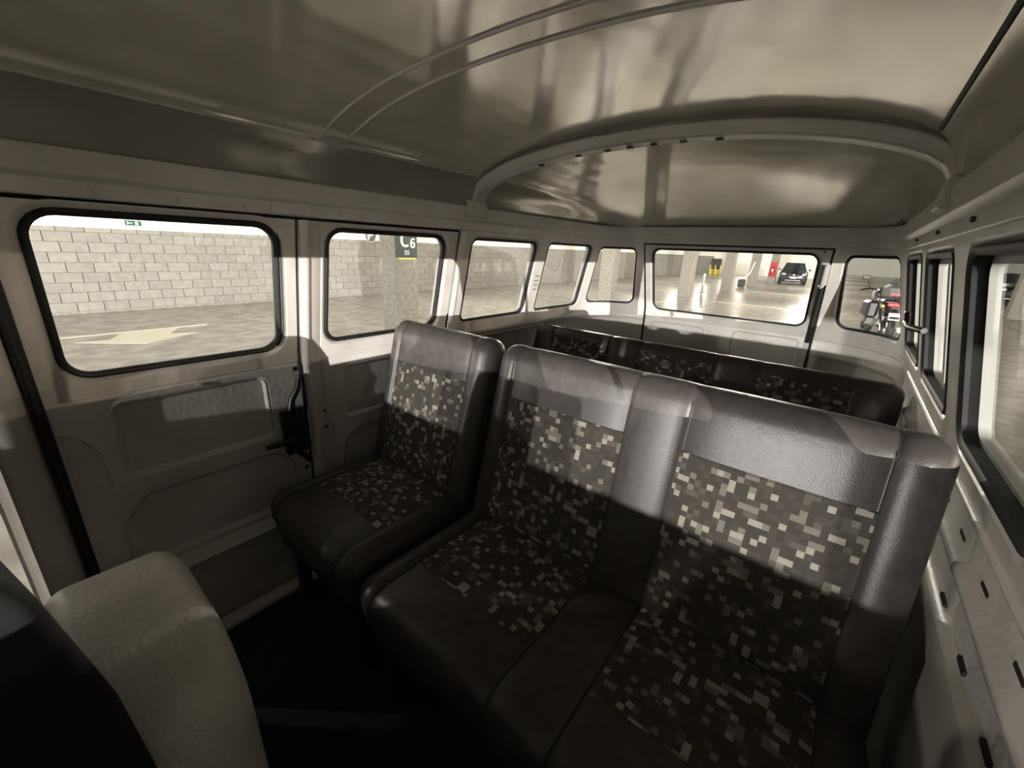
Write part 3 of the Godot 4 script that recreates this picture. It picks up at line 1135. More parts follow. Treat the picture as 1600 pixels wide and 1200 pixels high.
func seats() -> void:
	var s := seat("folding_seat", "narrow single seat with dark vinyl and one woven panel, beside cargo doors", -0.722, -0.236, 1.035, -0.882, [-0.722, -0.655, -0.315, -0.236], [[-0.655, -0.315]], 0.545, -0.375)
	s = seat("bench_seat", "wide double bench in dark vinyl with two woven checked panels", -0.212, 0.735, 1.035, -0.882, [-0.212, -0.140, 0.202, 0.332, 0.656, 0.735], [[-0.140, 0.202], [0.332, 0.656]], 0.545, -0.365)
	s = seat("rear_bench_seat", "rearmost full width bench in black vinyl under the tailgate window", -0.715, 0.755, 0.925, -1.760, [-0.715, -0.59, -0.28, -0.13, 0.19, 0.34, 0.615, 0.755], [[-0.59, -0.28], [-0.13, 0.19], [0.34, 0.615]], 0.47, -1.28, 0.04)
	# front passenger seat: black cushion in a pale back shell
	var o := thing("front_passenger_seat", "front seat with black cover and pale grey rounded back shell", "seat")
	var shell := rpoly([Vector2(-0.557, 0.30), Vector2(-0.008, 0.30), Vector2(-0.032, 0.732), Vector2(-0.557, 0.732)], [0.03, 0.03, 0.154, 0.27], 12)
	front_slab(o, "back_shell", M.shell, shell, 0.075, -0.116, 0.042)
	# the covered backrest, turned a little towards the aisle; profile in (z, y)
	var side := densify(rpoly([Vector2(0.0, 0.30), Vector2(0.0, 0.66), Vector2(0.010, 0.80), Vector2(0.040, 0.98), Vector2(0.09, 1.055), Vector2(0.19, 1.065), Vector2(0.22, 0.92), Vector2(0.20, 0.30)], [0.03, 0.3, 0.3, 0.12, 0.03, 0.04, 0.1, 0.03], 4), 0.03)
	var cover := pad(o, "black_cover", M.black_cloth, -0.32, 0.0, side, 0.018, [-0.32, 0.0], 0.0, Vector3.UP)
	cover.position = Vector3(0.004, 0, 0)
	cover.rotation.y = 0.2
	var st := begin()
	box(st, Vector3(-0.30, 0.43, 0.42), Vector3(0.50, 0.14, 0.46), 0.04)
	done(st, "cushion", M.black_cloth, o)
	st = begin()
	box(st, Vector3(-0.30, 0.25, 0.34), Vector3(0.46, 0.22, 0.44), 0.01)
	done(st, "seat_base", M.black_metal, o)

func front_slab(parent: Node, called: String, m: Material, outline: Array, z0: float, z1: float, r: float) -> void:
	# a thick slab with rounded edges; the outline is (x, y), swept along z
	var st := begin()
	var ol := densify(outline, 0.03)
	var rows := []
	var c := Vector2.ZERO
	for p in ol:
		c += p
	c /= ol.size()
	for e in [[z0, 1], [z1, -1]]:
		var part := []
		for i in 9:
			var a := PI / 2 * i / 8
			var d := r * (1.0 - sin(a))
			var z: float = e[0] + (z1 - z0) / absf(z1 - z0) * e[1] * r * (1.0 - cos(a))
			var row := []
			for p in inset(ol, d):
				row.append(Vector3(p.x, p.y, z))
			part.append(row)
		if e[1] < 0:
			part.reverse()
		rows.append_array(part)
	for i in rows.size() - 1:
		grid(st, [rows[i], rows[i + 1]], Vector3(c.x, c.y, (z0 + z1) / 2), true, true)
	for e in [0, rows.size() - 1]:
		for k in ol.size():
			tri(st, Vector3(c.x, c.y, rows[e][0].z), rows[e][k], rows[e][(k + 1) % ol.size()], Vector3(c.x, c.y, (z0 + z1) / 2), true)
	done(st, called, m, parent)

# ---------------------------------------------------------------- the car park
func garage_shell() -> void:
	var o := thing("garage_floor", "polished grey concrete car park floor with painted lines", "floor", Vector3.ZERO, 0, "", "structure")
	var st := begin()
	box(st, Vector3(7, GROUND - 0.1, -22.5), Vector3(40, 0.2, 107))
	done(st, "slab", M.slab, o)
	for j in [[-8.2, -6.2, 0.0, 6.0], [-8.2, -13.0, 0.0, 6.0], [-5.0, -6.0, PI / 2, 9.0], [-3.2, -10.0, PI / 2, 14.0], [4.5, -9.0, PI / 2, 20.0], [5.0, -5.0, 0.0, 8.0]]:
		st = begin()
		box(st, Vector3(j[0], GROUND + 0.001, j[1]), Vector3(j[3], 0.003, 0.025), 0, Basis(Vector3.UP, j[2]))
		done(st, "floor_joint", M.joint, o)
	o = thing("garage_ceiling", "flat concrete ceiling of the car park", "ceiling", Vector3.ZERO, 0, "", "structure")
	st = begin()
	box(st, Vector3(7, 2.5, -22.5), Vector3(40, 0.2, 107))
	done(st, "slab", M.ceiling_concrete, o)
	# block wall on the door side
	o = thing("garage_wall", "grey concrete block wall with a white painted band on top", "wall", Vector3.ZERO, 0, "", "structure")
	st = begin()
	box(st, Vector3(-11.75, 0.495, -10.0), Vector3(0.27, 1.69, 80))
	done(st, "mortar_bed", M.mortar, o)
	st = begin()
	box(st, Vector3(-11.71, 1.87, -10.0), Vector3(0.26, 1.06, 80), 0.01)
	done(st, "white_band", M.white_wall, o)
	st = begin()
	box(st, Vector3(-11.59, GROUND + 0.03, -17.0), Vector3(0.05, 0.06, 66), 0.01)
	done(st, "wall_foot", M.concrete, o)
	var bm := BoxMesh.new()
	bm.size = Vector3(0.05, 0.186, 0.388)
	var places := []
	for row in 9:
		for k in 165:
			var z := 14.0 - 0.4 * k - (0.2 if row % 2 else 0.0)
			places.append(Vector3(-11.62, GROUND + 0.045 + 0.1945 * row + 0.097, z))
	rng.seed = 4
	var near := []
	var rest := []
	for p in places:
		var seen: bool = (p.z < -0.2 and p.z > -5.4) or (p.z < -5.8 and p.z > -10.8) or (p.z < -11.0 and p.z > -14.2)
		if seen and near.size() < 300:
			near.append(p)
		else:
			rest.append(p)
	for p in near:
		var b := MeshInstance3D.new()
		b.mesh = bm
		b.material_override = M["block_%d" % (rng.randi() % 4)]
		b.position = p + Vector3(rng.randf_range(-0.003, 0.003), 0, 0)
		b.name = "block"
		o.add_child(b, true)
	st = begin()
	for p in rest:
		box(st, p + Vector3(rng.randf_range(-0.003, 0.003), 0, 0), bm.size)
	var r := done(st, "distant_blocks", M.block_1, o)
	r.set_meta("kind", "stuff")
	# far, front and right walls
	o = thing("garage_wall_far", "pale far end wall of the car park", "wall", Vector3.ZERO, 0, "", "structure")
	st = begin()
	box(st, Vector3(-7.0, 1.0, -50.0), Vector3(10, 2.8, 0.3))
	done(st, "return_wall", M.white_wall, o)
	st = begin()
	box(st, Vector3(10, 1.0, -75.0), Vector3(46, 2.8, 0.3))
	done(st, "end_wall", M.white_wall, o)
	o = thing("garage_wall_front", "plain dark wall far ahead of the van", "wall", Vector3.ZERO, 0, "", "structure")
	st = begin()
	box(st, Vector3(7, 1.0, 30.0), Vector3(40, 2.8, 0.3))
	done(st, "front_wall", M.dark_grey, o)
	o = thing("garage_wall_right", "plain concrete wall on the driver side of the car park", "wall", Vector3.ZERO, 0, "", "structure")
	st = begin()
	box(st, Vector3(26.5, 1.0, -22.5), Vector3(0.3, 2.8, 107))
	done(st, "side_wall", M.concrete, o)

func floor_paint() -> void:
	var pts := [Vector2(-8.47, -0.59), Vector2(-7.80, -1.32), Vector2(-8.29, -2.125), Vector2(-8.42, -1.76), Vector2(-8.94, -2.0), Vector2(-8.94, -1.22), Vector2(-8.42, -0.98)]
	var st := begin()
	st.set_smooth_group(-1)
	var idx := Geometry2D.triangulate_polygon(PackedVector2Array(pts))
	var y := GROUND + 0.003
	for i in range(0, idx.size(), 3):
		tri(st, Vector3(pts[idx[i]].x, y, pts[idx[i]].y), Vector3(pts[idx[i + 1]].x, y, pts[idx[i + 1]].y), Vector3(pts[idx[i + 2]].x, y, pts[idx[i + 2]].y), Vector3(-8, -5, -1), true)
	for i in pts.size():
		var a: Vector2 = pts[i]
		var b: Vector2 = pts[(i + 1) % pts.size()]
		quad(st, Vector3(a.x, y, a.y), Vector3(b.x, y, b.y), Vector3(b.x, GROUND, b.y), Vector3(a.x, GROUND, a.y), Vector3(-8.5, -0.3, -1.4), true)
	tag(done(st, "floor_arrow_marking", M.road_paint, self), "cream painted arrow on the floor beyond the front cargo door window", "floor marking")
	var lines := [
		["lane_line_marking", Vector3(-9.0, 0, -1.2), Vector3(0.09, 0.004, 2.5), "cream lane line touching the painted floor arrow"],
		["bay_line_marking", Vector3(-4.75, 0, -15.8), Vector3(0.12, 0.004, 3.2), "white bay line leading to the column with the red sign"],
		["bay_line_marking", Vector3(-2.6, 0, -17.4), Vector3(4.2, 0.004, 0.12), "white bay line crossing the floor at the red sign column"],
		["bay_line_marking", Vector3(-1.9, 0, -11.5), Vector3(0.12, 0.004, 5.0), "white bay line running towards the car behind the van"],
		["bay_line_marking", Vector3(0.0, 0, -12.5), Vector3(0.12, 0.004, 5.0), "white bay line straight behind the tailgate window"],
		["bay_line_marking", Vector3(-3.0, 0, -25.0), Vector3(4.4, 0.004, 0.14), "white bay line between the two farther bare columns"],
		["bay_line_marking", Vector3(-6.2, 0, -20.5), Vector3(3.0, 0.004, 0.14), "white bay line behind the slim white post"],
	]
	for l in lines:
		st = begin()
		box(st, l[1] + Vector3(0, GROUND + 0.002, 0), l[2])
		tag(done(st, l[0], M.road_paint, self), l[3], "floor marking")

func column(at: Vector3, label: String, size := 0.46) -> Node3D:
	var o := thing("concrete_column", label, "column", at, 0, "concrete columns of the car park")
	var st := begin()
	box(st, Vector3(0, 1.375, 0), Vector3(size, 2.75, size), 0.02)
	done(st, "shaft", M.concrete, o)
	return o

func text(parent: Node, words: String, h: float, at: Vector3, basis_: Basis, m: Material) -> void:
	var t := TextMesh.new()
	t.text = words
	var f := SystemFont.new()
	f.font_names = PackedStringArray(["Droid Sans"])
	f.font_weight = 700
	t.font = f
	t.font_size = 64
	t.pixel_size = h / 64.0
	t.depth = 0.004
	var o := MeshInstance3D.new()
	o.mesh = t
	o.material_override = m
	o.basis = basis_
	o.position = at
	o.name = "lettering"
	parent.add_child(o, true)

func columns() -> void:
	var cz := -4.66
	column(Vector3(-5.83, GROUND, cz), "concrete column carrying the dark C6 sign", 0.46)
	column(Vector3(-5.75, GROUND, -12.9), "bare concrete column beyond the door side corner window", 0.46)
	var c := column(Vector3(-4.72, GROUND, -17.95), "concrete column with a small red and white sign", 0.46)
	column(Vector3(-4.45, GROUND, -23.9), "bare concrete column behind the slim white post", 0.46)
	column(Vector3(-4.15, GROUND, -29.0), "bare concrete column behind the white barrier arm", 0.46)
	column(Vector3(-4.0, GROUND, -35.5), "concrete column with the red fire box", 0.46)
	column(Vector3(5.2, GROUND, -22.0), "concrete column on the driver side of the lane", 0.46)
	# C6 sign on the face towards the van
	var o := thing("bay_sign", "dark green sign reading C6 with a yellow foot strip", "sign", Vector3(-5.60, 1.27, cz))
	var st := begin()
	box(st, Vector3(0.008, 0, 0), Vector3(0.016, 0.40, 0.45), 0.003)
	done(st, "sign_plate", M.sign_green, o)
	st = begin()
	box(st, Vector3(0.008, -0.225, -0.01), Vector3(0.014, 0.03, 0.36))
	done(st, "yellow_strip", M.sign_yellow, o)
	var face := Basis(Vector3.UP, PI / 2)
	text(o, "C", 0.32, Vector3(0.018, 0.075, 0.045), face, M.sign_white)
	text(o, "6", 0.22, Vector3(0.018, 0.03, -0.125), face, M.sign_white)
	text(o, "SS", 0.10, Vector3(0.018, -0.125, 0.0), face, M.sign_white)
	# small red and white sign on the next column but one
	o = thing("fire_sign", "small red and white plate high on a concrete column", "sign", Vector3(-4.72, 1.62, -17.71))
	st = begin()
	box(st, Vector3(0, 0, 0), Vector3(0.22, 0.22, 0.02))
	done(st, "plate", M.red, o)
	st = begin()
	box(st, Vector3(0.0, 0, 0.012), Vector3(0.05, 0.15, 0.006))
	done(st, "symbol", M.sign_white, o)
	# green exit sign on the white band
	o = thing("exit_sign", "small green escape route sign on the white wall band", "sign", Vector3(-11.57, 1.47, -2.17))
	st = begin()
	box(st, Vector3(0, 0, 0), Vector3(0.02, 0.10, 0.26))
	done(st, "plate", M.exit_green, o)
	st = begin()
	box(st, Vector3(0.012, 0, 0.055), Vector3(0.004, 0.016, 0.08))
	box(st, Vector3(0.012, 0.014, 0.085), Vector3(0.004, 0.012, 0.045), 0, Basis(Vector3.RIGHT, -0.7))
	box(st, Vector3(0.012, -0.014, 0.085), Vector3(0.004, 0.012, 0.045), 0, Basis(Vector3.RIGHT, 0.7))
	done(st, "arrow", M.sign_white, o)
	st = begin()
	box(st, Vector3(0.012, 0, -0.055), Vector3(0.004, 0.07, 0.05))
	done(st, "doorway_symbol", M.sign_white, o)
	# round arrow sign
	o = thing("round_arrow_sign", "round grey traffic sign with a white arrow on the wall", "sign", Vector3(-11.56, 1.50, -7.83))
	st = begin()
	lathe(st, [Vector2(0.0, -0.01), Vector2(0.215, -0.01), Vector2(0.215, 0.006), Vector2(0.0, 0.006)], Vector3.ZERO, Basis(Vector3.BACK, -PI / 2), 28)
	done(st, "white_rim", M.sign_white, o)
	st = begin()
	lathe(st, [Vector2(0.0, 0.0), Vector2(0.185, 0.0), Vector2(0.185, 0.012), Vector2(0.0, 0.012)], Vector3.ZERO, Basis(Vector3.BACK, -PI / 2), 28)
	done(st, "grey_disc", M.sign_grey, o)
	st = begin()
	box(st, Vector3(0.015, -0.005, 0.0), Vector3(0.006, 0.035, 0.22), 0, Basis(Vector3.RIGHT, 0.3))
	box(st, Vector3(0.015, 0.03, 0.075), Vector3(0.006, 0.035, 0.15), 0, Basis(Vector3.RIGHT, -0.6))
	box(st, Vector3(0.015, -0.075, 0.06), Vector3(0.006, 0.035, 0.15), 0, Basis(Vector3.RIGHT, 1.2))
	done(st, "arrow", M.sign_white, o)

func lamps() -> void:
	var proto: Node3D = null
	var spots := []
	for z in [9.0, 3.0, -3.0, -9.0, -15.0, -21.0, -27.0, -33.0, -40.0, -47.0]:
		spots.append([Vector3(-8.0, 2.32, z), 0.0, 2.0 if z > -4.0 else 4.2])
	for z in [-10.0, -17.0, -24.0, -31.0, -38.0, -46.0, -56.0, -66.0]:
		spots.append([Vector3(-1.0, 2.32, z), 0.0, 7.0])
	for z in [-14.0, -24.0, -34.0, -46.0, -56.0, -66.0]:
		spots.append([Vector3(6.5, 2.32, z), 0.0, 1.2])
	for q in [[8.0, 12.0], [2.0, 14.0], [-4.0, 32.0], [-10.0, 46.0], [-17.0, 36.0], [-27.0, 6.0], [-38.0, 6.0]]:
		spots.append([Vector3(24.0, 2.32, q[0]), 0.0, q[1], Color(1.0, 0.93, 0.84)])
	for x in [-0.5, 0.9]:
		spots.append([Vector3(x, 2.32, 11.0), PI / 2, 60.0, Color(1.0, 0.985, 0.96)])
	spots.append([Vector3(20.0, 2.32, 18.0), 0.0, 1000.0, Color(1.0, 0.985, 0.96)])
	spots.append([Vector3(-3.4, 2.32, -7.5), 0.0, 7.0])
	spots.append([Vector3(-5.8, 2.32, 4.0), 0.0, 5.0, Color(1.0, 0.97, 0.92)])
	for s in spots:
		var o: Node3D
		if proto == null:
			o = thing("fluorescent_lamp", "long white fluorescent batten fixed under the car park ceiling", "lamp", s[0], s[1], "fluorescent battens of the car park")
			var st := begin()
			box(st, Vector3(0, 0.04, 0), Vector3(0.14, 0.06, 1.30), 0.01)
			done(st, "housing", M.sign_white, o)
			for sx in [-0.035, 0.035]:
				st = begin()
				tube(st, [Vector3(sx, -0.005, -0.6), Vector3(sx, -0.005, 0.6)], 0.014, 8)
				done(st, "tube", M.tube_glow, o)
			proto = o
		else:
			o = proto.duplicate()
			o.name = numbered("fluorescent_lamp")
			add_child(o)
			o.position = s[0]
			o.rotation.y = s[1]
		var x: float = s[0].x
		var row := "above the lane ahead of the van"
		if x == -8.0 or x == -3.4 or x == -5.8:
			row = "above the lane along the block wall"
		elif x == -1.0:
			row = "above the lane straight behind the tailgate"
		elif x == 6.5:
			row = "above the bays beyond the motorcycle"
		elif x > 15.0:
			row = "far off on the driver side"
		o.set_meta("label", "white fluorescent batten under the ceiling " + row)
		o.set_meta("group", "fluorescent battens " + row)
		var l := OmniLight3D.new()
		l.name = "tube_light"
		l.light_color = s[3] if s.size() > 3 else Color(1.0, 0.97, 0.90)
		l.light_energy = s[2]
		l.light_size = 0.05
		l.omni_range = 90.0
		l.omni_attenuation = 2.0
		l.shadow_enabled = true
		l.position = s[0] + Vector3(0, -0.07, 0)
		add_child(l, true)

func car(called: String, label: String, at: Vector3, turn: float, paint: Material) -> void:
	# a small hatchback; its front looks to +z
	var o := thing(called, label, "car", at, turn)
	var L := 1.9
	var st := begin()
	# lower body: stations along z with half width, bottom, shoulder and bonnet heights
	var stn := [[1.92, 0.62, 0.30, 0.60, 0.62], [1.86, 0.76, 0.22, 0.68, 0.72], [1.6, 0.82, 0.18, 0.76, 0.84], [1.0, 0.84, 0.18, 0.84, 0.95], [0.6, 0.84, 0.18, 0.88, 0.98], [-1.2, 0.84, 0.18, 0.92, 0.98], [-1.75, 0.80, 0.22, 0.90, 0.96], [-1.9, 0.70, 0.34, 0.80, 0.86]]
	var rows := []
	for q in stn:
		var w: float = q[1]
		rows.append([Vector3(-w * 0.92, q[2], q[0]), Vector3(-w, (q[2] + q[3]) * 0.45, q[0]), Vector3(-w, q[3], q[0]), Vector3(-w * 0.86, q[4], q[0]), Vector3(0, q[4] + 0.03, q[0]), Vector3(w * 0.86, q[4], q[0]), Vector3(w, q[3], q[0]), Vector3(w, (q[2] + q[3]) * 0.45, q[0]), Vector3(w * 0.92, q[2], q[0])])
	for i in rows.size() - 1:
		grid(st, [rows[i], rows[i + 1]], Vector3(0, 0.5, (stn[i][0] + stn[i + 1][0]) / 2), true, true)
	for e in [0, rows.size() - 1]:
		for k in 8:
			tri(st, Vector3(0, 0.5, stn[e][0]), rows[e][k], rows[e][k + 1], Vector3(0, 0.5, 0), true)
	done(st, "body", paint, o)
	st = begin()
	st.set_smooth_group(-1)
	var base := [Vector3(-0.72, 0.96, 0.85), Vector3(0.72, 0.96, 0.85), Vector3(0.74, 0.96, -1.55), Vector3(-0.74, 0.96, -1.55)]
	var roof := [Vector3(-0.56, 1.46, 0.05), Vector3(0.56, 1.46, 0.05), Vector3(0.56, 1.44, -1.15), Vector3(-0.56, 1.44, -1.15)]
	quad(st, roof[0], roof[1], roof[2], roof[3], Vector3(0, 1.2, -0.5), true)
	for k in 4:
		quad(st, base[k], base[(k + 1) % 4], roof[(k + 1) % 4], roof[k], Vector3(0, 1.2, -0.5), true)
	done(st, "cabin", paint, o)
	st = begin()
	var f := func(u: float, v: float) -> Vector3: return base[0].lerp(base[1], u).lerp(roof[0].lerp(roof[1], u), v) + Vector3(0, 0.006, 0.012)
	quad(st, f.call(0.07, 0.08), f.call(0.93, 0.08), f.call(0.92, 0.92), f.call(0.08, 0.92), Vector3(0, 1.0, -0.5), true)
	done(st, "windscreen", M.car_glass, o)
	for sd in [-1, 1]:
		st = begin()
		box(st, Vector3(sd * 0.60, 0.70, 1.86), Vector3(0.26, 0.13, 0.08), 0.03, Basis(Vector3.UP, sd * 0.25))
		done(st, "headlamp", M.lamp_lens, o)
		st = begin()
		box(st, Vector3(sd * 0.92, 1.0, 0.62), Vector3(0.16, 0.12, 0.08), 0.03)
		done(st, "mirror", paint, o)
		st = begin()
		box(st, Vector3(sd * 0.58, 0.36, 1.88), Vector3(0.14, 0.08, 0.06), 0.02)
		done(st, "fog_lamp", M.lamp_lens, o)
		for wz in [1.22, -1.22]:
			st = begin()
			lathe(st, [Vector2(0.0, -0.09), Vector2(0.27, -0.09), Vector2(0.30, -0.06), Vector2(0.30, 0.06), Vector2(0.27, 0.09), Vector2(0.0, 0.09)], Vector3(sd * 0.74, 0.30, wz), Basis(Vector3.BACK, PI / 2), 20)
			var w := done(st, "wheel", M.rubber, o)
			st = begin()
			lathe(st, [Vector2(0.0, 0.0), Vector2(0.19, 0.0), Vector2(0.17, 0.02), Vector2(0.0, 0.03)], Vector3(sd * 0.83, 0.30, wz), Basis(Vector3.BACK, -sd * PI / 2), 16)
			done(st, "rim", M.chrome, w)
	st = begin()
	box(st, Vector3(0, 0.66, 1.915), Vector3(0.66, 0.08, 0.05), 0.01)
	done(st, "grille", M.black_metal, o)
	st = begin()
	box(st, Vector3(0, 0.68, 1.945), Vector3(0.12, 0.09, 0.02), 0.02)
	done(st, "badge", M.chrome, o)
	st = begin()
	box(st, Vector3(0, 0.48, 1.94), Vector3(0.40, 0.13, 0.02), 0.004)
	done(st, "number_plate", M.sign_white, o)
	st = begin()
	box(st, Vector3(0, 0.30, 1.91), Vector3(0.9, 0.05, 0.05), 0.01)
	done(st, "bumper_strip", M.lamp_lens, o)

func motorcycle(at: Vector3, turn: float) -> void:
	var o := thing("motorcycle", "black motorcycle with top case and red tail lamp, parked behind the van", "motorcycle", at, turn)
	# its rear looks to +z
	for w in [[0.70, 0.31], [-0.72, 0.30]]:
		var st := begin()
		var rows := []
		for i in 28:
			var a := TAU * i / 28
			var ring_ := []
			for k in 8:
				var b := TAU * k / 8
				var rr: float = w[1] - 0.06 + 0.06 * cos(b)
				ring_.append(Vector3(0.065 * sin(b), w[1] + rr * sin(a), w[0] + rr * cos(a)))
			rows.append(ring_)
		rows.append(rows[0])
		for i in 28:
			var a := TAU * (i + 0.5) / 28
			grid(st, [rows[i], rows[i + 1]], Vector3(0, w[1] + (w[1] - 0.06) * sin(a), w[0] + (w[1] - 0.06) * cos(a)), true, true)
		var t := done(st, "wheel", M.rubber, o)
		st = begin()
		lathe(st, [Vector2(0.0, -0.05), Vector2(0.06, -0.05), Vector2(0.06, 0.05), Vector2(0.0, 0.05)], Vector3(0, w[1], w[0]), Basis(Vector3.BACK, PI / 2), 12)
		for k in 6:
			var a := TAU * k / 6
			tube(st, [Vector3(0, w[1], w[0]), Vector3(0, w[1] + (w[1] - 0.1) * sin(a), w[0] + (w[1] - 0.1) * cos(a))], 0.012, 5, false)
		done(st, "spokes", M.chrome, t)
	var st := begin()
	tube(st, [Vector3(0, 0.55, 0.55), Vector3(0, 0.78, 0.35), Vector3(0, 0.86, -0.1), Vector3(0, 0.92, -0.38)], [0.05, 0.06, 0.06, 0.05], 8)
	tube(st, [Vector3(0, 0.85, -0.35), Vector3(0, 0.45, -0.25), Vector3(0, 0.32, 0.15)], 0.03, 8)
	done(st, "frame", M.black_metal, o)
	st = begin()
	tube(st, [Vector3(0, 0.90, 0.02), Vector3(0, 0.98, -0.10), Vector3(0, 1.00, -0.22), Vector3(0, 0.96, -0.36)], [0.08, 0.15, 0.16, 0.09], 14)
	done(st, "fuel_tank", M.car_paint, o)
	st = begin()
	box(st, Vector3(0, 0.88, 0.22), Vector3(0.28, 0.10, 0.58), 0.04)
	done(st, "saddle", M.black_metal, o)
	st = begin()
	box(st, Vector3(0, 0.46, -0.05), Vector3(0.34, 0.30, 0.36), 0.05)
	for k in 5:
		box(st, Vector3(0, 0.52 + 0.03 * k, -0.1), Vector3(0.26, 0.012, 0.24), 0.003)
	done(st, "engine", M.steel_grey, o)
	for sd in [-1, 1]:
		st = begin()
		tube(st, [Vector3(sd * 0.09, 0.95, -0.45), Vector3(sd * 0.09, 0.30, -0.74)], 0.025, 8)
		done(st, "fork_leg", M.chrome, o)
		st = begin()
		tube(st, [Vector3(sd * 0.10, 0.30, 0.72), Vector3(sd * 0.14, 0.72, 0.45)], 0.025, 8)
		done(st, "shock_absorber", M.chrome, o)
		st = begin()
		tube(st, [Vector3(sd * 0.22, 1.09, -0.42), Vector3(sd * 0.30, 1.30, -0.46)], 0.008, 6)
		box(st, Vector3(sd * 0.33, 1.34, -0.46), Vector3(0.14, 0.09, 0.03), 0.012)
		done(st, "mirror", M.black_metal, o)
		st = begin()
		box(st, Vector3(sd * 0.34, 0.72, 0.52), Vector3(0.20, 0.36, 0.46), 0.05)
		done(st, "pannier", M.black_metal, o)
		st = begin()
		box(st, Vector3(sd * 0.16, 0.80, 0.60), Vector3(0.07, 0.05, 0.05), 0.015)
		done(st, "indicator", M.sign_yellow, o)
	st = begin()
	tube(st, [Vector3(-0.40, 1.06, -0.30), Vector3(-0.22, 1.10, -0.42), Vector3(0, 1.06, -0.46), Vector3(0.22, 1.10, -0.42), Vector3(0.40, 1.06, -0.30)], 0.016, 8)
	done(st, "handlebar", M.black_metal, o)
	st = begin()
	box(st, Vector3(0, 0.98, -0.58), Vector3(0.20, 0.20, 0.14), 0.05)
	done(st, "headlamp", M.lamp_lens, o)
	st = begin()
	quad(st, Vector3(-0.18, 1.05, -0.60), Vector3(0.18, 1.05, -0.60), Vector3(0.13, 1.38, -0.48), Vector3(-0.13, 1.38, -0.48), Vector3(0, 1.1, -1), false)
	done(st, "windshield", M.glass, o)
	st = begin()
	box(st, Vector3(0, 1.10, 0.58), Vector3(0.42, 0.30, 0.38), 0.07)
	var tc := done(st, "top_case", M.dark_grey, o)
	st = begin()
	box(st, Vector3(0, 1.06, 0.775), Vector3(0.26, 0.05, 0.02), 0.008)
	done(st, "reflector", M.red, tc)
	st = begin()
	box(st, Vector3(0, 0.84, 0.66), Vector3(0.20, 0.08, 0.06), 0.02)
	done(st, "tail_lamp", M.red, o)
	st = begin()
	box(st, Vector3(0, 0.62, 0.90), Vector3(0.18, 0.15, 0.008), 0, Basis(Vector3.RIGHT, -0.35))
	done(st, "number_plate", M.sign_white, o)
	st = begin()
	box(st, Vector3(0, 0.66, 0.78), Vector3(0.18, 0.05, 0.34), 0.02, Basis(Vector3.RIGHT, 0.5))
	done(st, "rear_mudguard", M.black_metal, o)
	st = begin()
	tube(st, [Vector3(0.14, 0.32, 0.0), Vector3(0.17, 0.30, 0.35), Vector3(0.18, 0.36, 0.85)], [0.025, 0.045, 0.05], 10)
	done(st, "exhaust", M.chrome, o)
	st = begin()
	tube(st, [Vector3(-0.12, 0.34, 0.05), Vector3(-0.30, 0.01, 0.10)], 0.014, 6)
	done(st, "side_stand", M.black_metal, o)

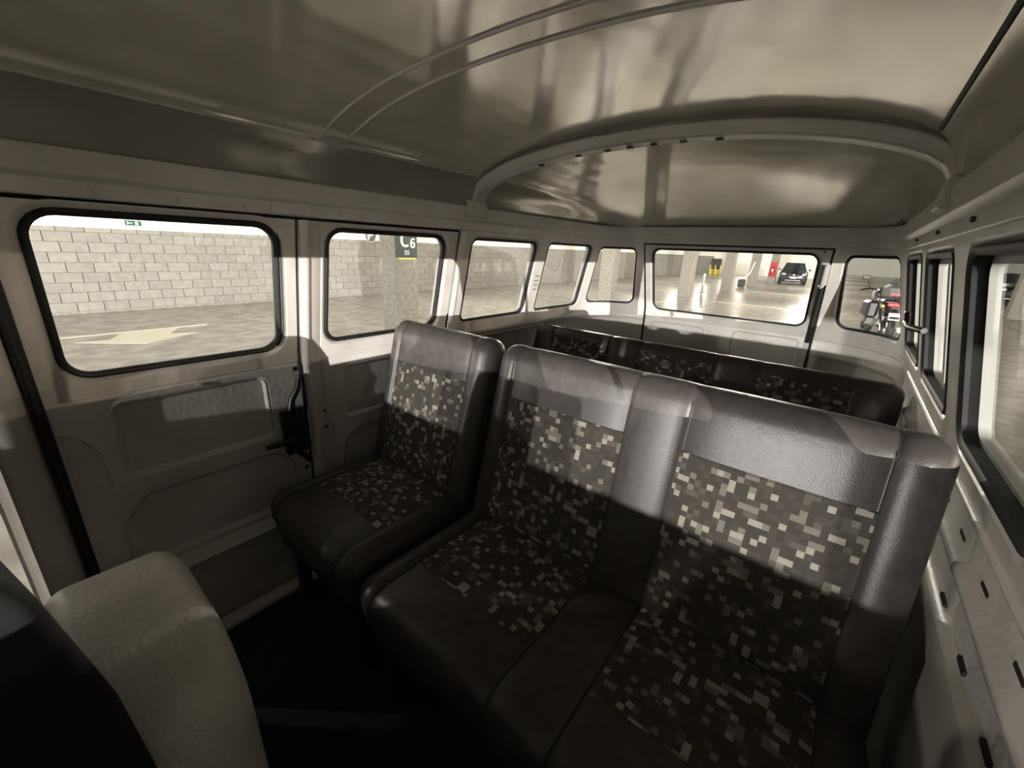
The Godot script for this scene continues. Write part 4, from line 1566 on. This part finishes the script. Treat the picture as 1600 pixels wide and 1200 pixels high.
func garage_things() -> void:
	car("parked_car", "dark blue hatchback facing the van with a white number plate", Vector3(-2.9, GROUND, -37.0), 0.12, M.car_paint)
	car("parked_car", "black car standing by the driver side column far behind", Vector3(6.9, GROUND, -32.5), 0.0, M.black_metal)
	motorcycle(Vector3(1.20, GROUND, -12.4), 0.2)
	# fire box on its column
	var o := thing("fire_box", "red fire extinguisher on its red painted backboard", "extinguisher", Vector3(-4.0, 0.55, -35.26))
	var st := begin()
	box(st, Vector3(0, 0.05, 0.02), Vector3(0.46, 1.0, 0.04), 0.01)
	done(st, "backboard", M.red, o)
	st = begin()
	lathe(st, [Vector2(0.0, -0.30), Vector2(0.09, -0.30), Vector2(0.10, -0.26), Vector2(0.10, 0.16), Vector2(0.06, 0.24), Vector2(0.03, 0.26), Vector2(0.03, 0.30), Vector2(0.0, 0.30)], Vector3(0, 0, 0.15), Basis.IDENTITY, 16)
	var cyl := done(st, "cylinder", M.red, o)
	st = begin()
	box(st, Vector3(0, 0.0, 0.252), Vector3(0.10, 0.16, 0.006))
	done(st, "paper_label", M.sign_white, cyl)
	st = begin()
	tube(st, [Vector3(0, 0.30, 0.15), Vector3(0.10, 0.26, 0.18), Vector3(0.13, 0.0, 0.18), Vector3(0.12, -0.15, 0.18)], 0.012, 6)
	done(st, "hose", M.rubber, o)
	# slim white post
	o = thing("white_post", "slim white post standing on the car park floor", "post", Vector3(-4.95, GROUND, -21.4))
	st = begin()
	lathe(st, [Vector2(0.0, 0.0), Vector2(0.14, 0.0), Vector2(0.14, 0.03), Vector2(0.05, 0.05), Vector2(0.05, 0.84), Vector2(0.03, 0.88), Vector2(0.0, 0.88)], Vector3.ZERO, Basis.IDENTITY, 14)
	done(st, "shaft", M.sign_white, o)
	# barrier
	o = thing("barrier_gate", "car park barrier with raised white arm and dark motor box", "barrier", Vector3(-4.55, GROUND, -28.2))
	st = begin()
	box(st, Vector3(0.0, 0.22, 0), Vector3(0.36, 0.44, 0.36), 0.04)
	done(st, "motor_box", M.dark_grey, o)
	st = begin()
	tube(st, [Vector3(-0.15, 0.30, 0.1), Vector3(0.35, 0.80, 0.1), Vector3(0.50, 1.45, 0.1)], 0.035, 8)
	done(st, "arm", M.sign_white, o)
	# grey cabinet above yellow guard posts
	o = thing("wall_cabinet", "grey electrical cabinet standing behind yellow guard posts", "cabinet", Vector3(-9.9, GROUND, -44.0))
	st = begin()
	box(st, Vector3(0, 1.0, 0), Vector3(0.9, 0.95, 0.35), 0.03)
	done(st, "body", M.dark_grey, o)
	st = begin()
	box(st, Vector3(0, 0.26, 0), Vector3(0.8, 0.52, 0.3), 0.02)
	done(st, "plinth", M.sign_yellow, o)
	for k in 2:
		st = begin()
		box(st, Vector3(-0.22 + 0.44 * k, 1.0, 0.185), Vector3(0.40, 0.85, 0.02), 0.006)
		done(st, "cabinet_door", M.dark_grey, o)
	for k in 3:
		o = thing("guard_post", "yellow guard post in front of the grey electrical cabinet", "post", Vector3(-10.2 + 0.45 * k, GROUND, -43.3), 0, "yellow guard posts")
		st = begin()
		lathe(st, [Vector2(0.0, 0.0), Vector2(0.06, 0.0), Vector2(0.06, 0.86), Vector2(0.04, 0.90), Vector2(0.0, 0.90)], Vector3.ZERO, Basis.IDENTITY, 12)
		done(st, "shaft", M.sign_yellow, o)

func _ready() -> void:
	setup()
	materials()
	holes()
	garage_shell()
	lamps()
	side_walls()
	cargo_door_front()
	cargo_door_rear()
	tail()
	headers()
	ceiling()
	front_and_floor()
	seats()
	columns()
	floor_paint()
	garage_things()
